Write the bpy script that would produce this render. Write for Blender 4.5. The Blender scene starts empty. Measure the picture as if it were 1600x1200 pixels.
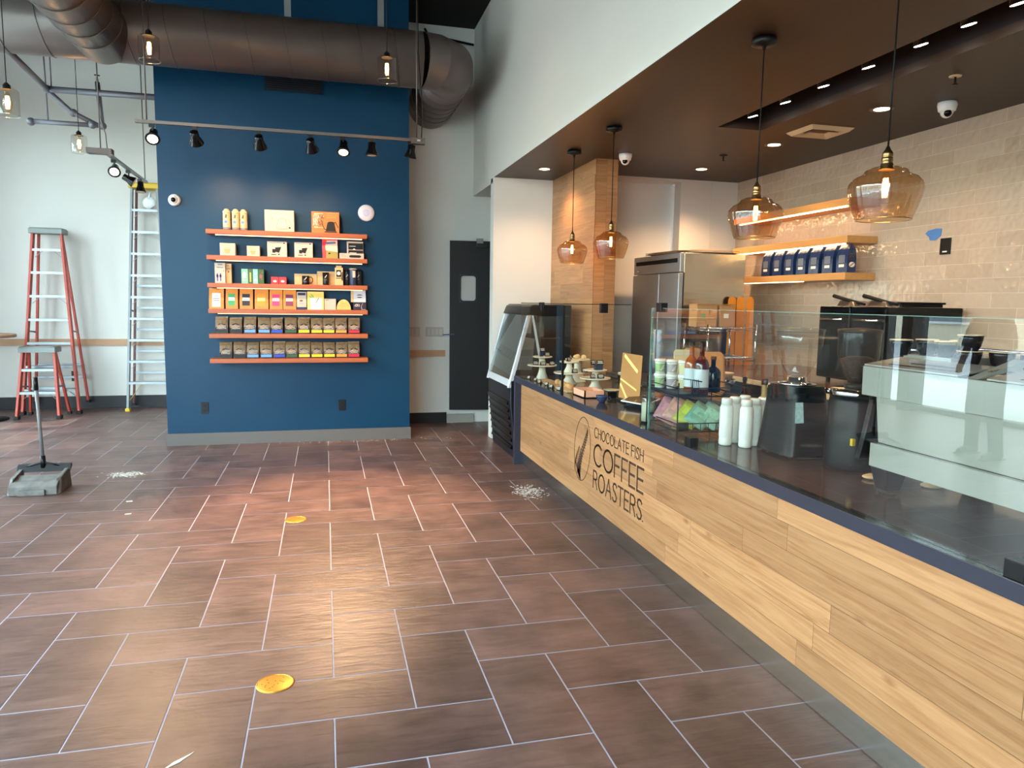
import bpy, math, random
from mathutils import Vector, Matrix
random.seed(7)
C = bpy.context.scene.collection
SC = bpy.context.scene
PI = math.pi

# ---------------------------------------------------------------- camera
def cam_axes(yaw, pitch, roll):
    f = Vector((math.sin(yaw)*math.cos(pitch), math.cos(yaw)*math.cos(pitch), -math.sin(pitch)))
    r = Vector((math.cos(yaw), -math.sin(yaw), 0)); u = r.cross(f)
    c, s = math.cos(roll), math.sin(roll)
    return c*r+s*u, -s*r+c*u, f
cr, cu, cf = cam_axes(.25345034, .114900228, .0144246209)
cd = bpy.data.cameras.new('camera'); cam = bpy.data.objects.new('camera', cd); C.objects.link(cam)
cam.matrix_world = Matrix(((cr.x, cu.x, -cf.x, 0), (cr.y, cu.y, -cf.y, 0), (cr.z, cu.z, -cf.z, 1.57), (0, 0, 0, 1)))
cd.sensor_fit = 'HORIZONTAL'; cd.sensor_width = 36; cd.lens = 36*1127.78/1600; cd.clip_start = .05
SC.camera = cam
SC.view_settings.view_transform = 'Standard'; SC.view_settings.look = 'None'
SC.view_settings.gamma = 1; SC.view_settings.exposure = EXPOSURE = 0.1
SC.cycles.max_bounces = 8; SC.cycles.diffuse_bounces = 5; SC.cycles.glossy_bounces = 4
SC.cycles.transmission_bounces = 8; SC.cycles.transparent_max_bounces = 24
SC.cycles.caustics_reflective = False; SC.cycles.caustics_refractive = False
SC.cycles.sample_clamp_indirect = 6
try: SC.cycles.use_denoising = True
except Exception: pass

# ---------------------------------------------------------------- sky and daylight
W = bpy.data.worlds.new('sky'); SC.world = W; W.use_nodes = True
wn = W.node_tree.nodes; wl = W.node_tree.links
bg = wn['Background']; bg.inputs[1].default_value = 23
tc = wn.new('ShaderNodeTexCoord'); sx = wn.new('ShaderNodeSeparateXYZ'); rp = wn.new('ShaderNodeValToRGB')
wl.new(tc.outputs['Generated'], sx.inputs[0]); wl.new(sx.outputs[2], rp.inputs[0]); wl.new(rp.outputs[0], bg.inputs[0])
rp.color_ramp.elements[0].color = (.76, .90, .97, 1); rp.color_ramp.elements[1].color = (.60, .80, 1, 1)

def light(name, kind, loc, power, color, **k):
    d = bpy.data.lights.new(name, kind); d.energy = power*(1 if kind in ('SUN', 'AREA') else 2.1); d.color = color
    for a, b in k.items():
        if a not in ('aim',): setattr(d, a, b)
    o = bpy.data.objects.new(name, d); C.objects.link(o); o.location = loc
    if 'aim' in k:
        v = Vector(k['aim'])-Vector(loc); o.rotation_euler = v.to_track_quat('-Z', 'Y').to_euler()
    return o
WARM = (1, .60, .27); WARM2 = (1, .62, .32); NEUT = (1, .86, .70)
# daylight portals in the storefront openings
def portal(name, loc, aim, sx_, sy_):
    o = light(name, 'AREA', loc, 1, (1, 1, 1), shape='RECTANGLE', size=sx_, size_y=sy_, aim=aim); o.data.cycles.is_portal = True
SUN = light('sun', 'SUN', (-20, 0, 20), 5.0, (1, .95, .88), angle=.01, aim=(0, 4, -18))

# ---------------------------------------------------------------- materials
def srgb(h):
    c = [x/255 for x in h]
    return tuple(x/12.92 if x <= .04045 else ((x+.055)/1.055)**2.4 for x in c)
MT = {}
def mat(name, rgb=(200, 200, 200), rough=.5, metal=0, noise=0, nscale=8, bump=0, bscale=60, coat=0, emit=None, es=0, stretch=None, spec=.5, trans=0, ior=1.45, attr=None, c2=None):
    if name in MT: return MT[name]
    m = bpy.data.materials.new(name); m.use_nodes = True; MT[name] = m
    n = m.node_tree.nodes; l = m.node_tree.links; b = n['Principled BSDF']
    col = srgb(rgb)+(1,)
    b.inputs['Base Color'].default_value = col; b.inputs['Roughness'].default_value = rough; b.inputs['Metallic'].default_value = metal
    b.inputs['Specular IOR Level'].default_value = spec; b.inputs['Coat Weight'].default_value = coat; b.inputs['Coat Roughness'].default_value = .08
    if max(rgb) < 60 and metal == 0: b.inputs['Specular IOR Level'].default_value = min(spec, .28)
    b.inputs['Transmission Weight'].default_value = trans; b.inputs['IOR'].default_value = ior
    if emit: b.inputs['Emission Color'].default_value = tuple(emit)+(1,); b.inputs['Emission Strength'].default_value = es
    vec = None
    if noise or bump:
        t = n.new('ShaderNodeTexCoord'); mp = n.new('ShaderNodeMapping'); l.new(t.outputs['Object'], mp.inputs[0])
        if stretch: mp.inputs['Scale'].default_value = stretch
        vec = mp.outputs[0]
    if noise:
        t = n.new('ShaderNodeTexNoise'); t.inputs['Scale'].default_value = nscale; t.inputs['Detail'].default_value = 6; l.new(vec, t.inputs[0])
        mx = n.new('ShaderNodeMix'); mx.data_type = 'RGBA'; l.new(t.outputs[0], mx.inputs[0])
        a = tuple(max(0, x*(1-noise)) for x in col[:3])+(1,); z = (tuple(srgb(c2))+(1,)) if c2 else tuple(min(1, x*(1+noise)) for x in col[:3])+(1,)
        mx.inputs[6].default_value = a; mx.inputs[7].default_value = z; l.new(mx.outputs[2], b.inputs['Base Color'])
    if bump:
        t = n.new('ShaderNodeTexNoise'); t.inputs['Scale'].default_value = bscale; t.inputs['Detail'].default_value = 3; l.new(vec, t.inputs[0])
        bp = n.new('ShaderNodeBump'); bp.inputs['Strength'].default_value = bump; bp.inputs['Distance'].default_value = .01
        l.new(t.outputs[0], bp.inputs['Height']); l.new(bp.outputs[0], b.inputs['Normal'])
    return m
def glass(name, tint, ior=1.5, rough=0.0, base=0.0):
    # thin architectural glass: clear transmission plus Fresnel mirror
    if name in MT: return MT[name]
    m = bpy.data.materials.new(name); m.use_nodes = True; MT[name] = m
    n = m.node_tree.nodes; l = m.node_tree.links; n.clear()
    o = n.new('ShaderNodeOutputMaterial'); mx = n.new('ShaderNodeMixShader'); t = n.new('ShaderNodeBsdfTransparent'); g = n.new('ShaderNodeBsdfGlossy')
    f = n.new('ShaderNodeFresnel'); f.inputs[0].default_value = ior; g.inputs['Roughness'].default_value = rough
    geo = n.new('ShaderNodeNewGeometry'); sel = n.new('ShaderNodeMix'); sel.data_type = 'FLOAT'
    t.inputs[0].default_value = tuple(tint)+(1,)
    ad = n.new('ShaderNodeMath'); ad.operation = 'ADD'; ad.inputs[1].default_value = base; ad.use_clamp = True
    # fresnel on the outer side of each face only, so that a pane mirrors once per face
    inv = n.new('ShaderNodeMath'); inv.operation = 'SUBTRACT'; inv.inputs[0].default_value = 1; l.new(geo.outputs['Backfacing'], inv.inputs[1])
    mul = n.new('ShaderNodeMath'); mul.operation = 'MULTIPLY'; l.new(f.outputs[0], ad.inputs[0]); l.new(ad.outputs[0], mul.inputs[0]); l.new(inv.outputs[0], mul.inputs[1])
    l.new(mul.outputs[0], mx.inputs[0]); l.new(t.outputs[0], mx.inputs[1]); l.new(g.outputs[0], mx.inputs[2]); l.new(mx.outputs[0], o.inputs[0])
    return m

# ---------------------------------------------------------------- mesh builder
class MB:
    def __init__(s): s.v = []; s.f = []; s.m = []; s.s = []; s.rnd = None
    def add(s, vs, fs, mi=0, sm=False):
        o = len(s.v); s.v += [tuple(v) for v in vs]
        for f in fs: s.f.append([i+o for i in f]); s.m.append(mi); s.s.append(sm)
        return s
    def box(s, x0, y0, z0, x1, y1, z1, mi=0):
        x0, x1 = min(x0, x1), max(x0, x1); y0, y1 = min(y0, y1), max(y0, y1); z0, z1 = min(z0, z1), max(z0, z1)
        return s.add([(x0, y0, z0), (x1, y0, z0), (x1, y1, z0), (x0, y1, z0), (x0, y0, z1), (x1, y0, z1), (x1, y1, z1), (x0, y1, z1)],
                     [(0, 3, 2, 1), (4, 5, 6, 7), (0, 1, 5, 4), (1, 2, 6, 5), (2, 3, 7, 6), (3, 0, 4, 7)], mi)
    def hexa(s, p, mi=0, sm=False):  # eight corners: bottom four, top four, counter-clockwise
        return s.add(p, [(0, 3, 2, 1), (4, 5, 6, 7), (0, 1, 5, 4), (1, 2, 6, 5), (2, 3, 7, 6), (3, 0, 4, 7)], mi, sm)
    def bar(s, p, q, w, h, mi=0, side=(1, 0, 0)):
        p, q = Vector(p), Vector(q); d = (q-p).normalized(); sd = Vector(side); sd = (sd-d*sd.dot(d)).normalized(); up = d.cross(sd)
        a = sd*w/2; b = up*h/2
        return s.hexa([p-a-b, p+a-b, p+a+b, p-a+b, q-a-b, q+a-b, q+a+b, q-a+b], mi)
    def tube(s, pts, r, n=10, mi=0, closed=False, caps=True, sm=True):
        pts = [Vector(p) for p in pts]; N = len(pts); rs = r if isinstance(r, (list, tuple)) else [r]*N
        vs = []; nrm = None
        for i, p in enumerate(pts):
            if closed: d = (pts[(i+1) % N]-pts[i-1])
            else: d = pts[min(i+1, N-1)]-pts[max(i-1, 0)]
            d.normalize()
            if nrm is None:
                nrm = Vector((0, 0, 1)) if abs(d.z) < .9 else Vector((1, 0, 0))
            nrm = (nrm-d*nrm.dot(d)); nrm.normalize(); b = d.cross(nrm)
            for k in range(n):
                a = 2*PI*k/n; vs.append(p+(nrm*math.cos(a)+b*math.sin(a))*rs[i])
        fs = []
        for i in range(N if closed else N-1):
            j = (i+1) % N
            for k in range(n):
                k2 = (k+1) % n; fs.append((i*n+k, i*n+k2, j*n+k2, j*n+k))
        s.add(vs, fs, mi, sm)
        if caps and not closed:
            o = len(s.v)-len(vs)
            s.f.append([o+k for k in range(n)][::-1]); s.m.append(mi); s.s.append(False)
            s.f.append([o+(N-1)*n+k for k in range(n)]); s.m.append(mi); s.s.append(False)
        return s
    def lathe(s, prof, n=24, at=(0, 0, 0), mi=0, M=None, sm=True, flute=None):
        vs = []; at = Vector(at)
        for (r, z) in prof:
            for k in range(n):
                a = 2*PI*k/n; rr = r*(flute(a, z) if flute else 1); p = Vector((rr*math.cos(a), rr*math.sin(a), z))
                if M: p = M @ p
                vs.append(at+p)
        fs = []
        for i in range(len(prof)-1):
            for k in range(n):
                k2 = (k+1) % n; fs.append((i*n+k, i*n+k2, (i+1)*n+k2, (i+1)*n+k))
        s.add(vs, fs, mi, sm); o = len(s.v)-len(vs)
        if prof[0][0] > 1e-4: s.f.append([o+k for k in range(n)][::-1]); s.m.append(mi); s.s.append(False)
        if prof[-1][0] > 1e-4: s.f.append([o+(len(prof)-1)*n+k for k in range(n)]); s.m.append(mi); s.s.append(False)
        return s
    def shell(s, prof, n=24, at=(0, 0, 0), mi=0, M=None, flute=None):  # lathe without caps
        k0 = len(s.f); s.lathe(prof, n, at, mi, M, True, flute)
        keep = k0+(len(prof)-1)*n
        del s.f[keep:], s.m[keep:], s.s[keep:]
        return s
    def prism(s, poly, fn, d, mi=0):  # poly in (u, v), fn maps to 3-D, d thickness vector
        a = [Vector(fn(u, v)) for u, v in poly]; d = Vector(d); b = [p+d for p in a]; n = len(a)
        s.add(a+b, [tuple(range(n))[::-1], tuple(range(n, 2*n))]+[(i, (i+1) % n, n+(i+1) % n, n+i) for i in range(n)], mi)
        return s
    def ball(s, c, r, mi=0, n=12, sc=(1, 1, 1)):
        pr = [(max(1e-5, math.sin(PI*i/n)), -math.cos(PI*i/n)) for i in range(n+1)]
        M = Matrix.Diagonal((r*sc[0], r*sc[1], r*sc[2]))
        return s.lathe(pr, n*2, c, mi, M)
    def build(s, name, mats, parent=None, bevel=0, seg=2, local=False, rnd=None, uv=None, loc=None, kind=None, recalc=True):
        me = bpy.data.meshes.new(name); off = Vector((0, 0, 0))
        if parent is not None and not local:
            q = parent
            while q is not None: off += q.location; q = q.parent
        if loc is not None and not local: off = off+Vector(loc) if parent else Vector(loc)
        me.from_pydata([(Vector(v)-off) for v in s.v], [], s.f)
        for mm in (mats if isinstance(mats, (list, tuple)) else [mats]): me.materials.append(mm)
        me.polygons.foreach_set('material_index', s.m); me.polygons.foreach_set('use_smooth', s.s)
        if rnd is not None:
            at = me.attributes.new('rnd', 'FLOAT', 'FACE'); at.data.foreach_set('value', rnd)
        if recalc:
            import bmesh
            bm = bmesh.new(); bm.from_mesh(me); bmesh.ops.recalc_face_normals(bm, faces=bm.faces); bm.to_mesh(me); bm.free()
        me.update(); o = bpy.data.objects.new(name, me); C.objects.link(o)
        if parent is not None: o.parent = parent
        if loc is not None: o.location = loc
        if bevel:
            md = o.modifiers.new('edge', 'BEVEL'); md.width = bevel; md.segments = seg; md.limit_method = 'ANGLE'; md.angle_limit = .7
        if kind: o['kind'] = kind
        return o
def thing(name, label, cat, loc=(0, 0, 0), group=None):
    o = bpy.data.objects.new(name, None); C.objects.link(o); o.location = loc; o.empty_display_size = .05
    o['label'] = label; o['category'] = cat
    if group: o['group'] = group
    return o
def tag(o, label, cat, group=None):
    o['label'] = label; o['category'] = cat
    if group: o['group'] = group
    return o
def struct(name, b, m, **k):
    o = b.build(name, m, **k); o['kind'] = 'structure'; return o
def dup(root, loc, rotz=0, label=None, group=None):
    r = root.copy(); C.objects.link(r); r.location = loc; r.rotation_euler = (0, 0, rotz)
    if label: r['label'] = label
    if group: r['group'] = group
    for ch in list(root.children):
        c = ch.copy(); C.objects.link(c); c.parent = r
        for g in list(ch.children):
            d = g.copy(); C.objects.link(d); d.parent = c
    return r

# ---------------------------------------------------------------- single-line lettering
GLY = {
 'A': [[(0, 0), (.36, 1), (.72, 0)], [(.13, .36), (.59, .36)]], 'B': [[(0, 0), (0, 1), (.35, 1), (.5, .88), (.5, .64), (.35, .53), (0, .53)], [(.35, .53), (.58, .4), (.58, .14), (.38, 0), (0, 0)]],
 'C': 'C', 'O': 'O', 'E': [[(.5, 1), (0, 1), (0, 0), (.5, 0)], [(0, .52), (.44, .52)]], 'F': [[(.5, 1), (0, 1), (0, 0)], [(0, .52), (.42, .52)]],
 'H': [[(0, 0), (0, 1)], [(.6, 0), (.6, 1)], [(0, .52), (.6, .52)]], 'I': [[(0, 0), (0, 1)]], 'L': [[(0, 1), (0, 0), (.46, 0)]],
 'R': [[(0, 0), (0, 1), (.34, 1), (.5, .9), (.54, .74), (.48, .57), (.32, .5), (0, .5)], [(.3, .5), (.58, 0)]],
 'S': [[(.5, .86), (.4, .97), (.26, 1), (.1, .95), (.03, .78), (.12, .61), (.38, .44), (.5, .26), (.44, .07), (.26, 0), (.1, .03), (0, .15)]],
 'T': [[(0, 1), (.6, 1)], [(.3, 1), (.3, 0)]], 'G': 'G', 'K': [[(0, 0), (0, 1)], [(.52, 1), (0, .42)], [(.16, .58), (.56, 0)]],
 'P': [[(0, 0), (0, 1), (.34, 1), (.52, .88), (.52, .62), (.34, .48), (0, .48)]], 'M': [[(0, 0), (.04, 1), (.4, .25), (.76, 1), (.8, 0)]],
 'Z': [[(0, 1), (.54, 1), (0, 0), (.56, 0)]], 'U': [[(0, 1), (0, .25), (.1, .05), (.28, 0), (.46, .05), (.56, .25), (.56, 1)]], 'N': [[(0, 0), (0, 1), (.6, 0), (.6, 1)]], 'D': [[(0, 0), (0, 1), (.25, 1), (.5, .85), (.6, .5), (.5, .15), (.25, 0), (0, 0)]],
 'W': [[(0, 1), (.22, 0), (.42, .8), (.62, 0), (.84, 1)]], 'Y': [[(0, 1), (.3, .5), (.6, 1)], [(.3, .5), (.3, 0)]],
 '.': [[(0, 0), (.02, 0)]], '6': [[(.45, .95), (.15, .7), (0, .35), (.08, .08), (.27, 0), (.46, .08), (.52, .3), (.42, .52), (.2, .56), (.03, .4)]],
 '7': [[(0, 1), (.52, 1), (.18, 0)]], '0': [[(.27, 1), (.06, .85), (0, .5), (.06, .15), (.27, 0), (.48, .15), (.54, .5), (.48, .85), (.27, 1)]],
}
def glyph(ch, ow=.8):
    g = GLY.get(ch)
    if g == 'O': return [[(ow/2+ow/2*math.cos(t), .5+.5*math.sin(t)) for t in [2*PI*i/24 for i in range(25)]]], ow
    if g == 'C': return [[(ow/2+ow/2*math.cos(t), .5+.5*math.sin(t)) for t in [math.radians(48+i*264/20) for i in range(21)]]], ow*.9
    if g == 'G': return [[(ow/2+ow/2*math.cos(t), .5+.5*math.sin(t)) for t in [math.radians(48+i*282/20) for i in range(21)]]+[(ow*.9, .45), (ow*.55, .45)]], ow*.95
    if g is None: return [], .3
    return g, max(p[0] for st in g for p in st)
def ribbon(b, pts, w, fn, d, mi=0):
    d = Vector(d)
    for i in range(len(pts)-1):
        (x0, y0), (x1, y1) = pts[i], pts[i+1]; L = math.hypot(x1-x0, y1-y0) or 1e-6
        ex, ey = (x1-x0)/L*w*.45, (y1-y0)/L*w*.45; nx, ny = -(y1-y0)/L*w/2, (x1-x0)/L*w/2
        b.prism([(x0-ex+nx, y0-ey+ny), (x0-ex-nx, y0-ey-ny), (x1+ex-nx, y1+ey-ny), (x1+ex+nx, y1+ey+ny)], fn, d, mi)
def write(b, text, u0, v0, h, width, w, fn, d, mi=0, ow=.8, gap=.2):
    adv = 0; items = []
    for ch in text:
        if ch == ' ': adv += .34; continue
        g, gw = glyph(ch, ow); items.append((adv, g)); adv += gw+gap
    adv -= gap; kx = width/adv
    for a, g in items:
        for st in g:
            ribbon(b, [(u0+(a+x)*kx, v0+y*h) for x, y in st], w, fn, d, mi)
# ================================================================ SETTING
XF = 1.745            # front edge of the counter slab
CT = .855             # counter top height
ZC = 2.918            # kitchen ceiling
XB = 1.82             # bulkhead face
GX = 1.772            # outer face of the counter glass
# floor: herringbone slate tiles with pale grout
def floor_mat():
    m = bpy.data.materials.new('slate_tile'); m.use_nodes = True; n = m.node_tree.nodes; l = m.node_tree.links; b = n['Principled BSDF']
    at = n.new('ShaderNodeAttribute'); at.attribute_name = 'rnd'
    tc = n.new('ShaderNodeTexCoord'); mp = n.new('ShaderNodeMapping'); l.new(tc.outputs['Object'], mp.inputs[0])
    sep = n.new('ShaderNodeCombineXYZ'); k = n.new('ShaderNodeMath'); k.operation = 'MULTIPLY'; k.inputs[1].default_value = 40
    l.new(at.outputs['Fac'], k.inputs[0]); l.new(k.outputs[0], sep.inputs[2]); l.new(sep.outputs[0], mp.inputs['Location'])
    t1 = n.new('ShaderNodeTexNoise'); t1.inputs['Scale'].default_value = 3.2; t1.inputs['Detail'].default_value = 7; t1.inputs['Roughness'].default_value = .62; l.new(mp.outputs[0], t1.inputs[0])
    mp2 = n.new('ShaderNodeMapping'); mp2.inputs['Scale'].default_value = (3, 14, 1); mp2.inputs['Rotation'].default_value = (0, 0, .6); l.new(mp.outputs[0], mp2.inputs[0])
    t2 = n.new('ShaderNodeTexNoise'); t2.inputs['Scale'].default_value = 2; t2.inputs['Detail'].default_value = 8; t2.inputs['Distortion'].default_value = .8; l.new(mp2.outputs[0], t2.inputs[0])
    r = n.new('ShaderNodeValToRGB'); e = r.color_ramp.elements
    e[0].position = .3; e[0].color = srgb((76, 56, 52))+(1,); e[1].position = .72; e[1].color = srgb((116, 87, 80))+(1,)
    l.new(t1.outputs[0], r.inputs[0])
    hs = n.new('ShaderNodeHueSaturation'); l.new(r.outputs[0], hs.inputs['Color'])
    ma = n.new('ShaderNodeMapRange'); ma.inputs[3].default_value = .80; ma.inputs[4].default_value = 1.10; l.new(at.outputs['Fac'], ma.inputs[0]); vm = n.new('ShaderNodeMapRange'); vm.inputs[1].default_value = .3; vm.inputs[2].default_value = .7; vm.inputs[3].default_value = .80; vm.inputs[4].default_value = 1.22; l.new(t2.outputs[0], vm.inputs[0])
    vv = n.new('ShaderNodeMath'); vv.operation = 'MULTIPLY'; l.new(ma.outputs[0], vv.inputs[0]); l.new(vm.outputs[0], vv.inputs[1]); l.new(vv.outputs[0], hs.inputs['Value'])
    l.new(hs.outputs[0], b.inputs['Base Color'])
    rr = n.new('ShaderNodeMapRange'); rr.inputs[3].default_value = .26; rr.inputs[4].default_value = .48; l.new(t2.outputs[0], rr.inputs[0]); l.new(rr.outputs[0], b.inputs['Roughness'])
    bp = n.new('ShaderNodeBump'); bp.inputs['Strength'].default_value = .45; bp.inputs['Distance'].default_value = .006; l.new(t2.outputs[0], bp.inputs['Height']); l.new(bp.outputs[0], b.inputs['Normal'])
    return m
g = .3074; gx0, gy0 = .0105, 2.632; gp = .0034
fb = MB(); rn = []
fb.add([(-5.2, -4.1, -.0012), (4.6, -4.1, -.0012), (4.6, 11.1, -.0012), (-5.2, 11.1, -.0012)], [(0, 1, 2, 3)], 1); rn.append(.5)
def tile(i0, j0, i1, j1):
    x0, x1, y0, y1 = gx0+i0*g+gp, gx0+i1*g-gp, gy0+j0*g+gp, gy0+j1*g-gp
    x0, x1, y0, y1 = max(x0, -5.2), min(x1, 4.6), max(y0, -4.1), min(y1, 11.1)
    if x1-x0 < .01 or y1-y0 < .01: return
    fb.add([(x0, y0, 0), (x1, y0, 0), (x1, y1, 0), (x0, y1, 0)], [(0, 1, 2, 3)], 0); rn.append(random.random())
for i in range(-18, 17):
    for j in range(-24, 29):
        s = (i+j) % 4
        if s == 0: tile(i-1, j, i+1, j+1)
        elif s == 2: tile(i, j-1, i+1, j+1)
grout = mat('grout', (172, 168, 184), .75, noise=.15, nscale=20)
struct('floor', fb, [floor_mat(), grout], rnd=rn, recalc=False)

white = mat('white_paint', (206, 203, 197), .55, noise=.04, nscale=1.5, bump=.05, bscale=180)
black_paint = mat('black_ceiling_paint', (26, 24, 24), .8)
blue = mat('blue_paint', (8, 52, 80), .38, noise=.06, nscale=2, bump=.04, bscale=120, spec=.22)
bronze = mat('bronze_ceiling_paint', (54, 40, 32), .42, bump=.04, bscale=90)
base_grey = mat('grey_baseboard', (92, 86, 84), .5)
base_black = mat('black_tile_base', (34, 33, 37), .4)
railwood = mat('rail_wood', (176, 134, 102), .5, noise=.2, nscale=6, stretch=(1, 14, 14))
steel = mat('brushed_steel', (190, 188, 180), .28, metal=1, noise=.08, nscale=6, stretch=(1, 1, 12), bump=.05, bscale=30)
chrome = mat('chrome', (215, 215, 218), .08, metal=1)
alu = mat('aluminium', (134, 140, 146), .4, metal=.7)
blk = mat('black_plastic', (17, 17, 19), .35)
blkm = mat('matt_black', (14, 14, 15), .6)
wht = mat('white_plastic', (225, 225, 225), .35)
blkgloss = mat('gloss_black', (10, 10, 12), .12)
ZM = 4.86
struct('wall_back', MB().box(-5.2, 11.1, 0, -1.0, 11.3, ZM, 0), white)
struct('wall_alcove', MB().box(-1.0, 9.1, 0, 2.6, 9.3, ZM, 0).box(-1.2, 9.1, 0, -1.0, 11.3, ZM), white)
# blue display column
struct('wall_blue', MB().box(-1.618, 8.13, 0, .91, 8.75, ZM, 0), blue)
struct('baseboard_blue', MB().box(-1.63, 8.115, 0, .922, 8.13, .128).box(.91, 8.13, 0, .922, 8.75, .128), base_grey)
struct('baseboard_back', MB().box(-5.2, 11.085, 0, -1.0, 11.1, .17), base_black)
struct('baseboard_alcove', MB().box(.91, 9.085, 0, 1.49, 9.1, .135), base_black)
struct('trim_threshold', MB().box(1.49, 9.06, 0, 1.84, 9.1, .11), mat('pale_sill', (150, 145, 138), .6))
struct('trim_back', MB().box(-5.2, 11.07, .872, -1.0, 11.1, .962), railwood)
struct('trim_alcove', MB().box(.91, 9.08, .853, 1.47, 9.1, .934), railwood)
struct('ceiling_main', MB().box(-5.3, -4.2, ZM, XB+.2, 11.3, ZM+.1), black_paint)
# bulkhead and header over the passage
struct('wall_bulkhead', MB().box(XB, -4.1, ZC, XB+.2, 8.0, ZM).box(XB, 8.0, 2.865, XB+.2, 9.1, ZM), white)
struct('wall_pillar', MB().box(XB, 7.95, 0, 2.5, 8.10, ZC), white)
# kitchen ceiling with a lighting trough
TX0, TX1, TY0, TY1 = 2.94, 3.315, 1.2, 5.165
cb = MB().box(XB+.2, -4.1, ZC, TX0, 8.6, ZC+.05).box(TX1, -4.1, ZC, 4.65, 8.6, ZC+.05).box(TX0, TY1, ZC, TX1, 8.6, ZC+.05).box(TX0, -4.1, ZC, TX1, TY0, ZC+.05)
cb.box(XB, -4.1, ZC-.001, XB+.2, 7.95, ZC)
struct('ceiling_kitchen', cb, bronze)
struct('ceiling_trough', MB().box(TX0-.02, TY0, ZC+.3, TX1+.02, TY1, ZC+.32).box(TX0-.02, TY0, ZC+.05, TX0, TY1, ZC+.3).box(TX1, TY0, ZC+.05, TX1+.02, TY1, ZC+.3)
       .box(TX0, TY1, ZC+.05, TX1, TY1+.02, ZC+.3).box(TX0, TY0-.02, ZC+.05, TX1, TY0, ZC+.3), mat('trough_dark', (30, 28, 32), .5))
# maple plank cladding
def plank_mat():
    m = bpy.data.materials.new('maple_planks'); m.use_nodes = True; n = m.node_tree.nodes; l = m.node_tree.links; b = n['Principled BSDF']
    at = n.new('ShaderNodeAttribute'); at.attribute_name = 'rnd'
    tc = n.new('ShaderNodeTexCoord'); mp = n.new('ShaderNodeMapping'); l.new(tc.outputs['Object'], mp.inputs[0])
    cx = n.new('ShaderNodeCombineXYZ'); k = n.new('ShaderNodeMath'); k.operation = 'MULTIPLY'; k.inputs[1].default_value = 60
    l.new(at.outputs['Fac'], k.inputs[0]); l.new(k.outputs[0], cx.inputs[0]); l.new(k.outputs[0], cx.inputs[1]); l.new(cx.outputs[0], mp.inputs['Location'])
    mp2 = n.new('ShaderNodeMapping'); mp2.inputs['Scale'].default_value = (1.0, 1.0, 20); l.new(mp.outputs[0], mp2.inputs[0])
    t = n.new('ShaderNodeTexNoise'); t.inputs['Scale'].default_value = 2.0; t.inputs['Detail'].default_value = 9; t.inputs['Roughness'].default_value = .6; t.inputs['Distortion'].default_value = .9; l.new(mp2.outputs[0], t.inputs[0])
    r = n.new('ShaderNodeValToRGB'); e = r.color_ramp.elements; e[0].position = .28; e[0].color = srgb((140, 95, 60))+(1,); e[1].position = .62; e[1].color = srgb((170, 126, 87))+(1,)
    x = r.color_ramp.elements.new(.45); x.color = srgb((158, 113, 75))+(1,)
    l.new(t.outputs[0], r.inputs[0])
    # knots
    mp3 = n.new('ShaderNodeMapping'); mp3.inputs['Scale'].default_value = (1, 1, 2.2); l.new(mp.outputs[0], mp3.inputs[0])
    v = n.new('ShaderNodeTexVoronoi'); v.inputs['Scale'].default_value = 3.0; l.new(mp3.outputs[0], v.inputs[0])
    kr = n.new('ShaderNodeMapRange'); kr.inputs[1].default_value = .02; kr.inputs[2].default_value = .13; kr.inputs[3].default_value = .75; kr.inputs[4].default_value = 0; l.new(v.outputs['Distance'], kr.inputs[0])
    mx = n.new('ShaderNodeMix'); mx.data_type = 'RGBA'; l.new(kr.outputs[0], mx.inputs[0]); l.new(r.outputs[0], mx.inputs[6]); mx.inputs[7].default_value = srgb((120, 76, 46))+(1,)
    hs = n.new('ShaderNodeHueSaturation'); l.new(mx.outputs[2], hs.inputs['Color'])
    ma = n.new('ShaderNodeMapRange'); ma.inputs[3].default_value = .80; ma.inputs[4].default_value = 1.12; l.new(at.outputs['Fac'], ma.inputs[0]); l.new(ma.outputs[0], hs.inputs['Value'])
    l.new(hs.outputs[0], b.inputs['Base Color']); b.inputs['Roughness'].default_value = .42
    bp = n.new('ShaderNodeBump'); bp.inputs['Strength'].default_value = .1; bp.inputs['Distance'].default_value = .003; l.new(t.outputs[0], bp.inputs['Height']); l.new(bp.outputs[0], b.inputs['Normal'])
    return m
maple = plank_mat()
gapm = mat('plank_gap', (120, 84, 52), .7)
def planks(b, rn, fn, L, H, rows, nrm, seed, lmin=.7, lmax=1.5):
    """rows of planks over an L x H face; fn(u, v) -> 3-D point on the face"""
    rr = random.Random(seed); h = H/rows; nv = Vector(nrm)
    for k in range(rows):
        u = -rr.random()*1.0
        while u < L:
            w = lmin+rr.random()*(lmax-lmin); a, z = max(u, 0), min(u+w, L); u += w
            if z-a < .03: continue
            q = .0009
            ps = [Vector(fn(x, y))+nv*.004 for x, y in ((a+q, k*h+q), (z-q, k*h+q), (z-q, (k+1)*h-q), (a+q, (k+1)*h-q))]
            b.add(ps, [(0, 1, 2, 3)], 0); rn.append(rr.random())
# wood stub wall that closes the counter alcove
sb = MB(); rn = []
sb.box(2.504, 6.604, 0, 2.726, 8.05, ZC, 1); rn += [.5]*6
planks(sb, rn, lambda u, v: (2.504, 8.05-u, v), 1.45, ZC, 20, (-1, 0, 0), 3)
planks(sb, rn, lambda u, v: (2.504+v, 6.604, u), ZC, .222, 2, (0, -1, 0), 5, .8, 1.6)
struct('wall_wood', sb, [maple, gapm], rnd=rn, recalc=False)
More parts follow.
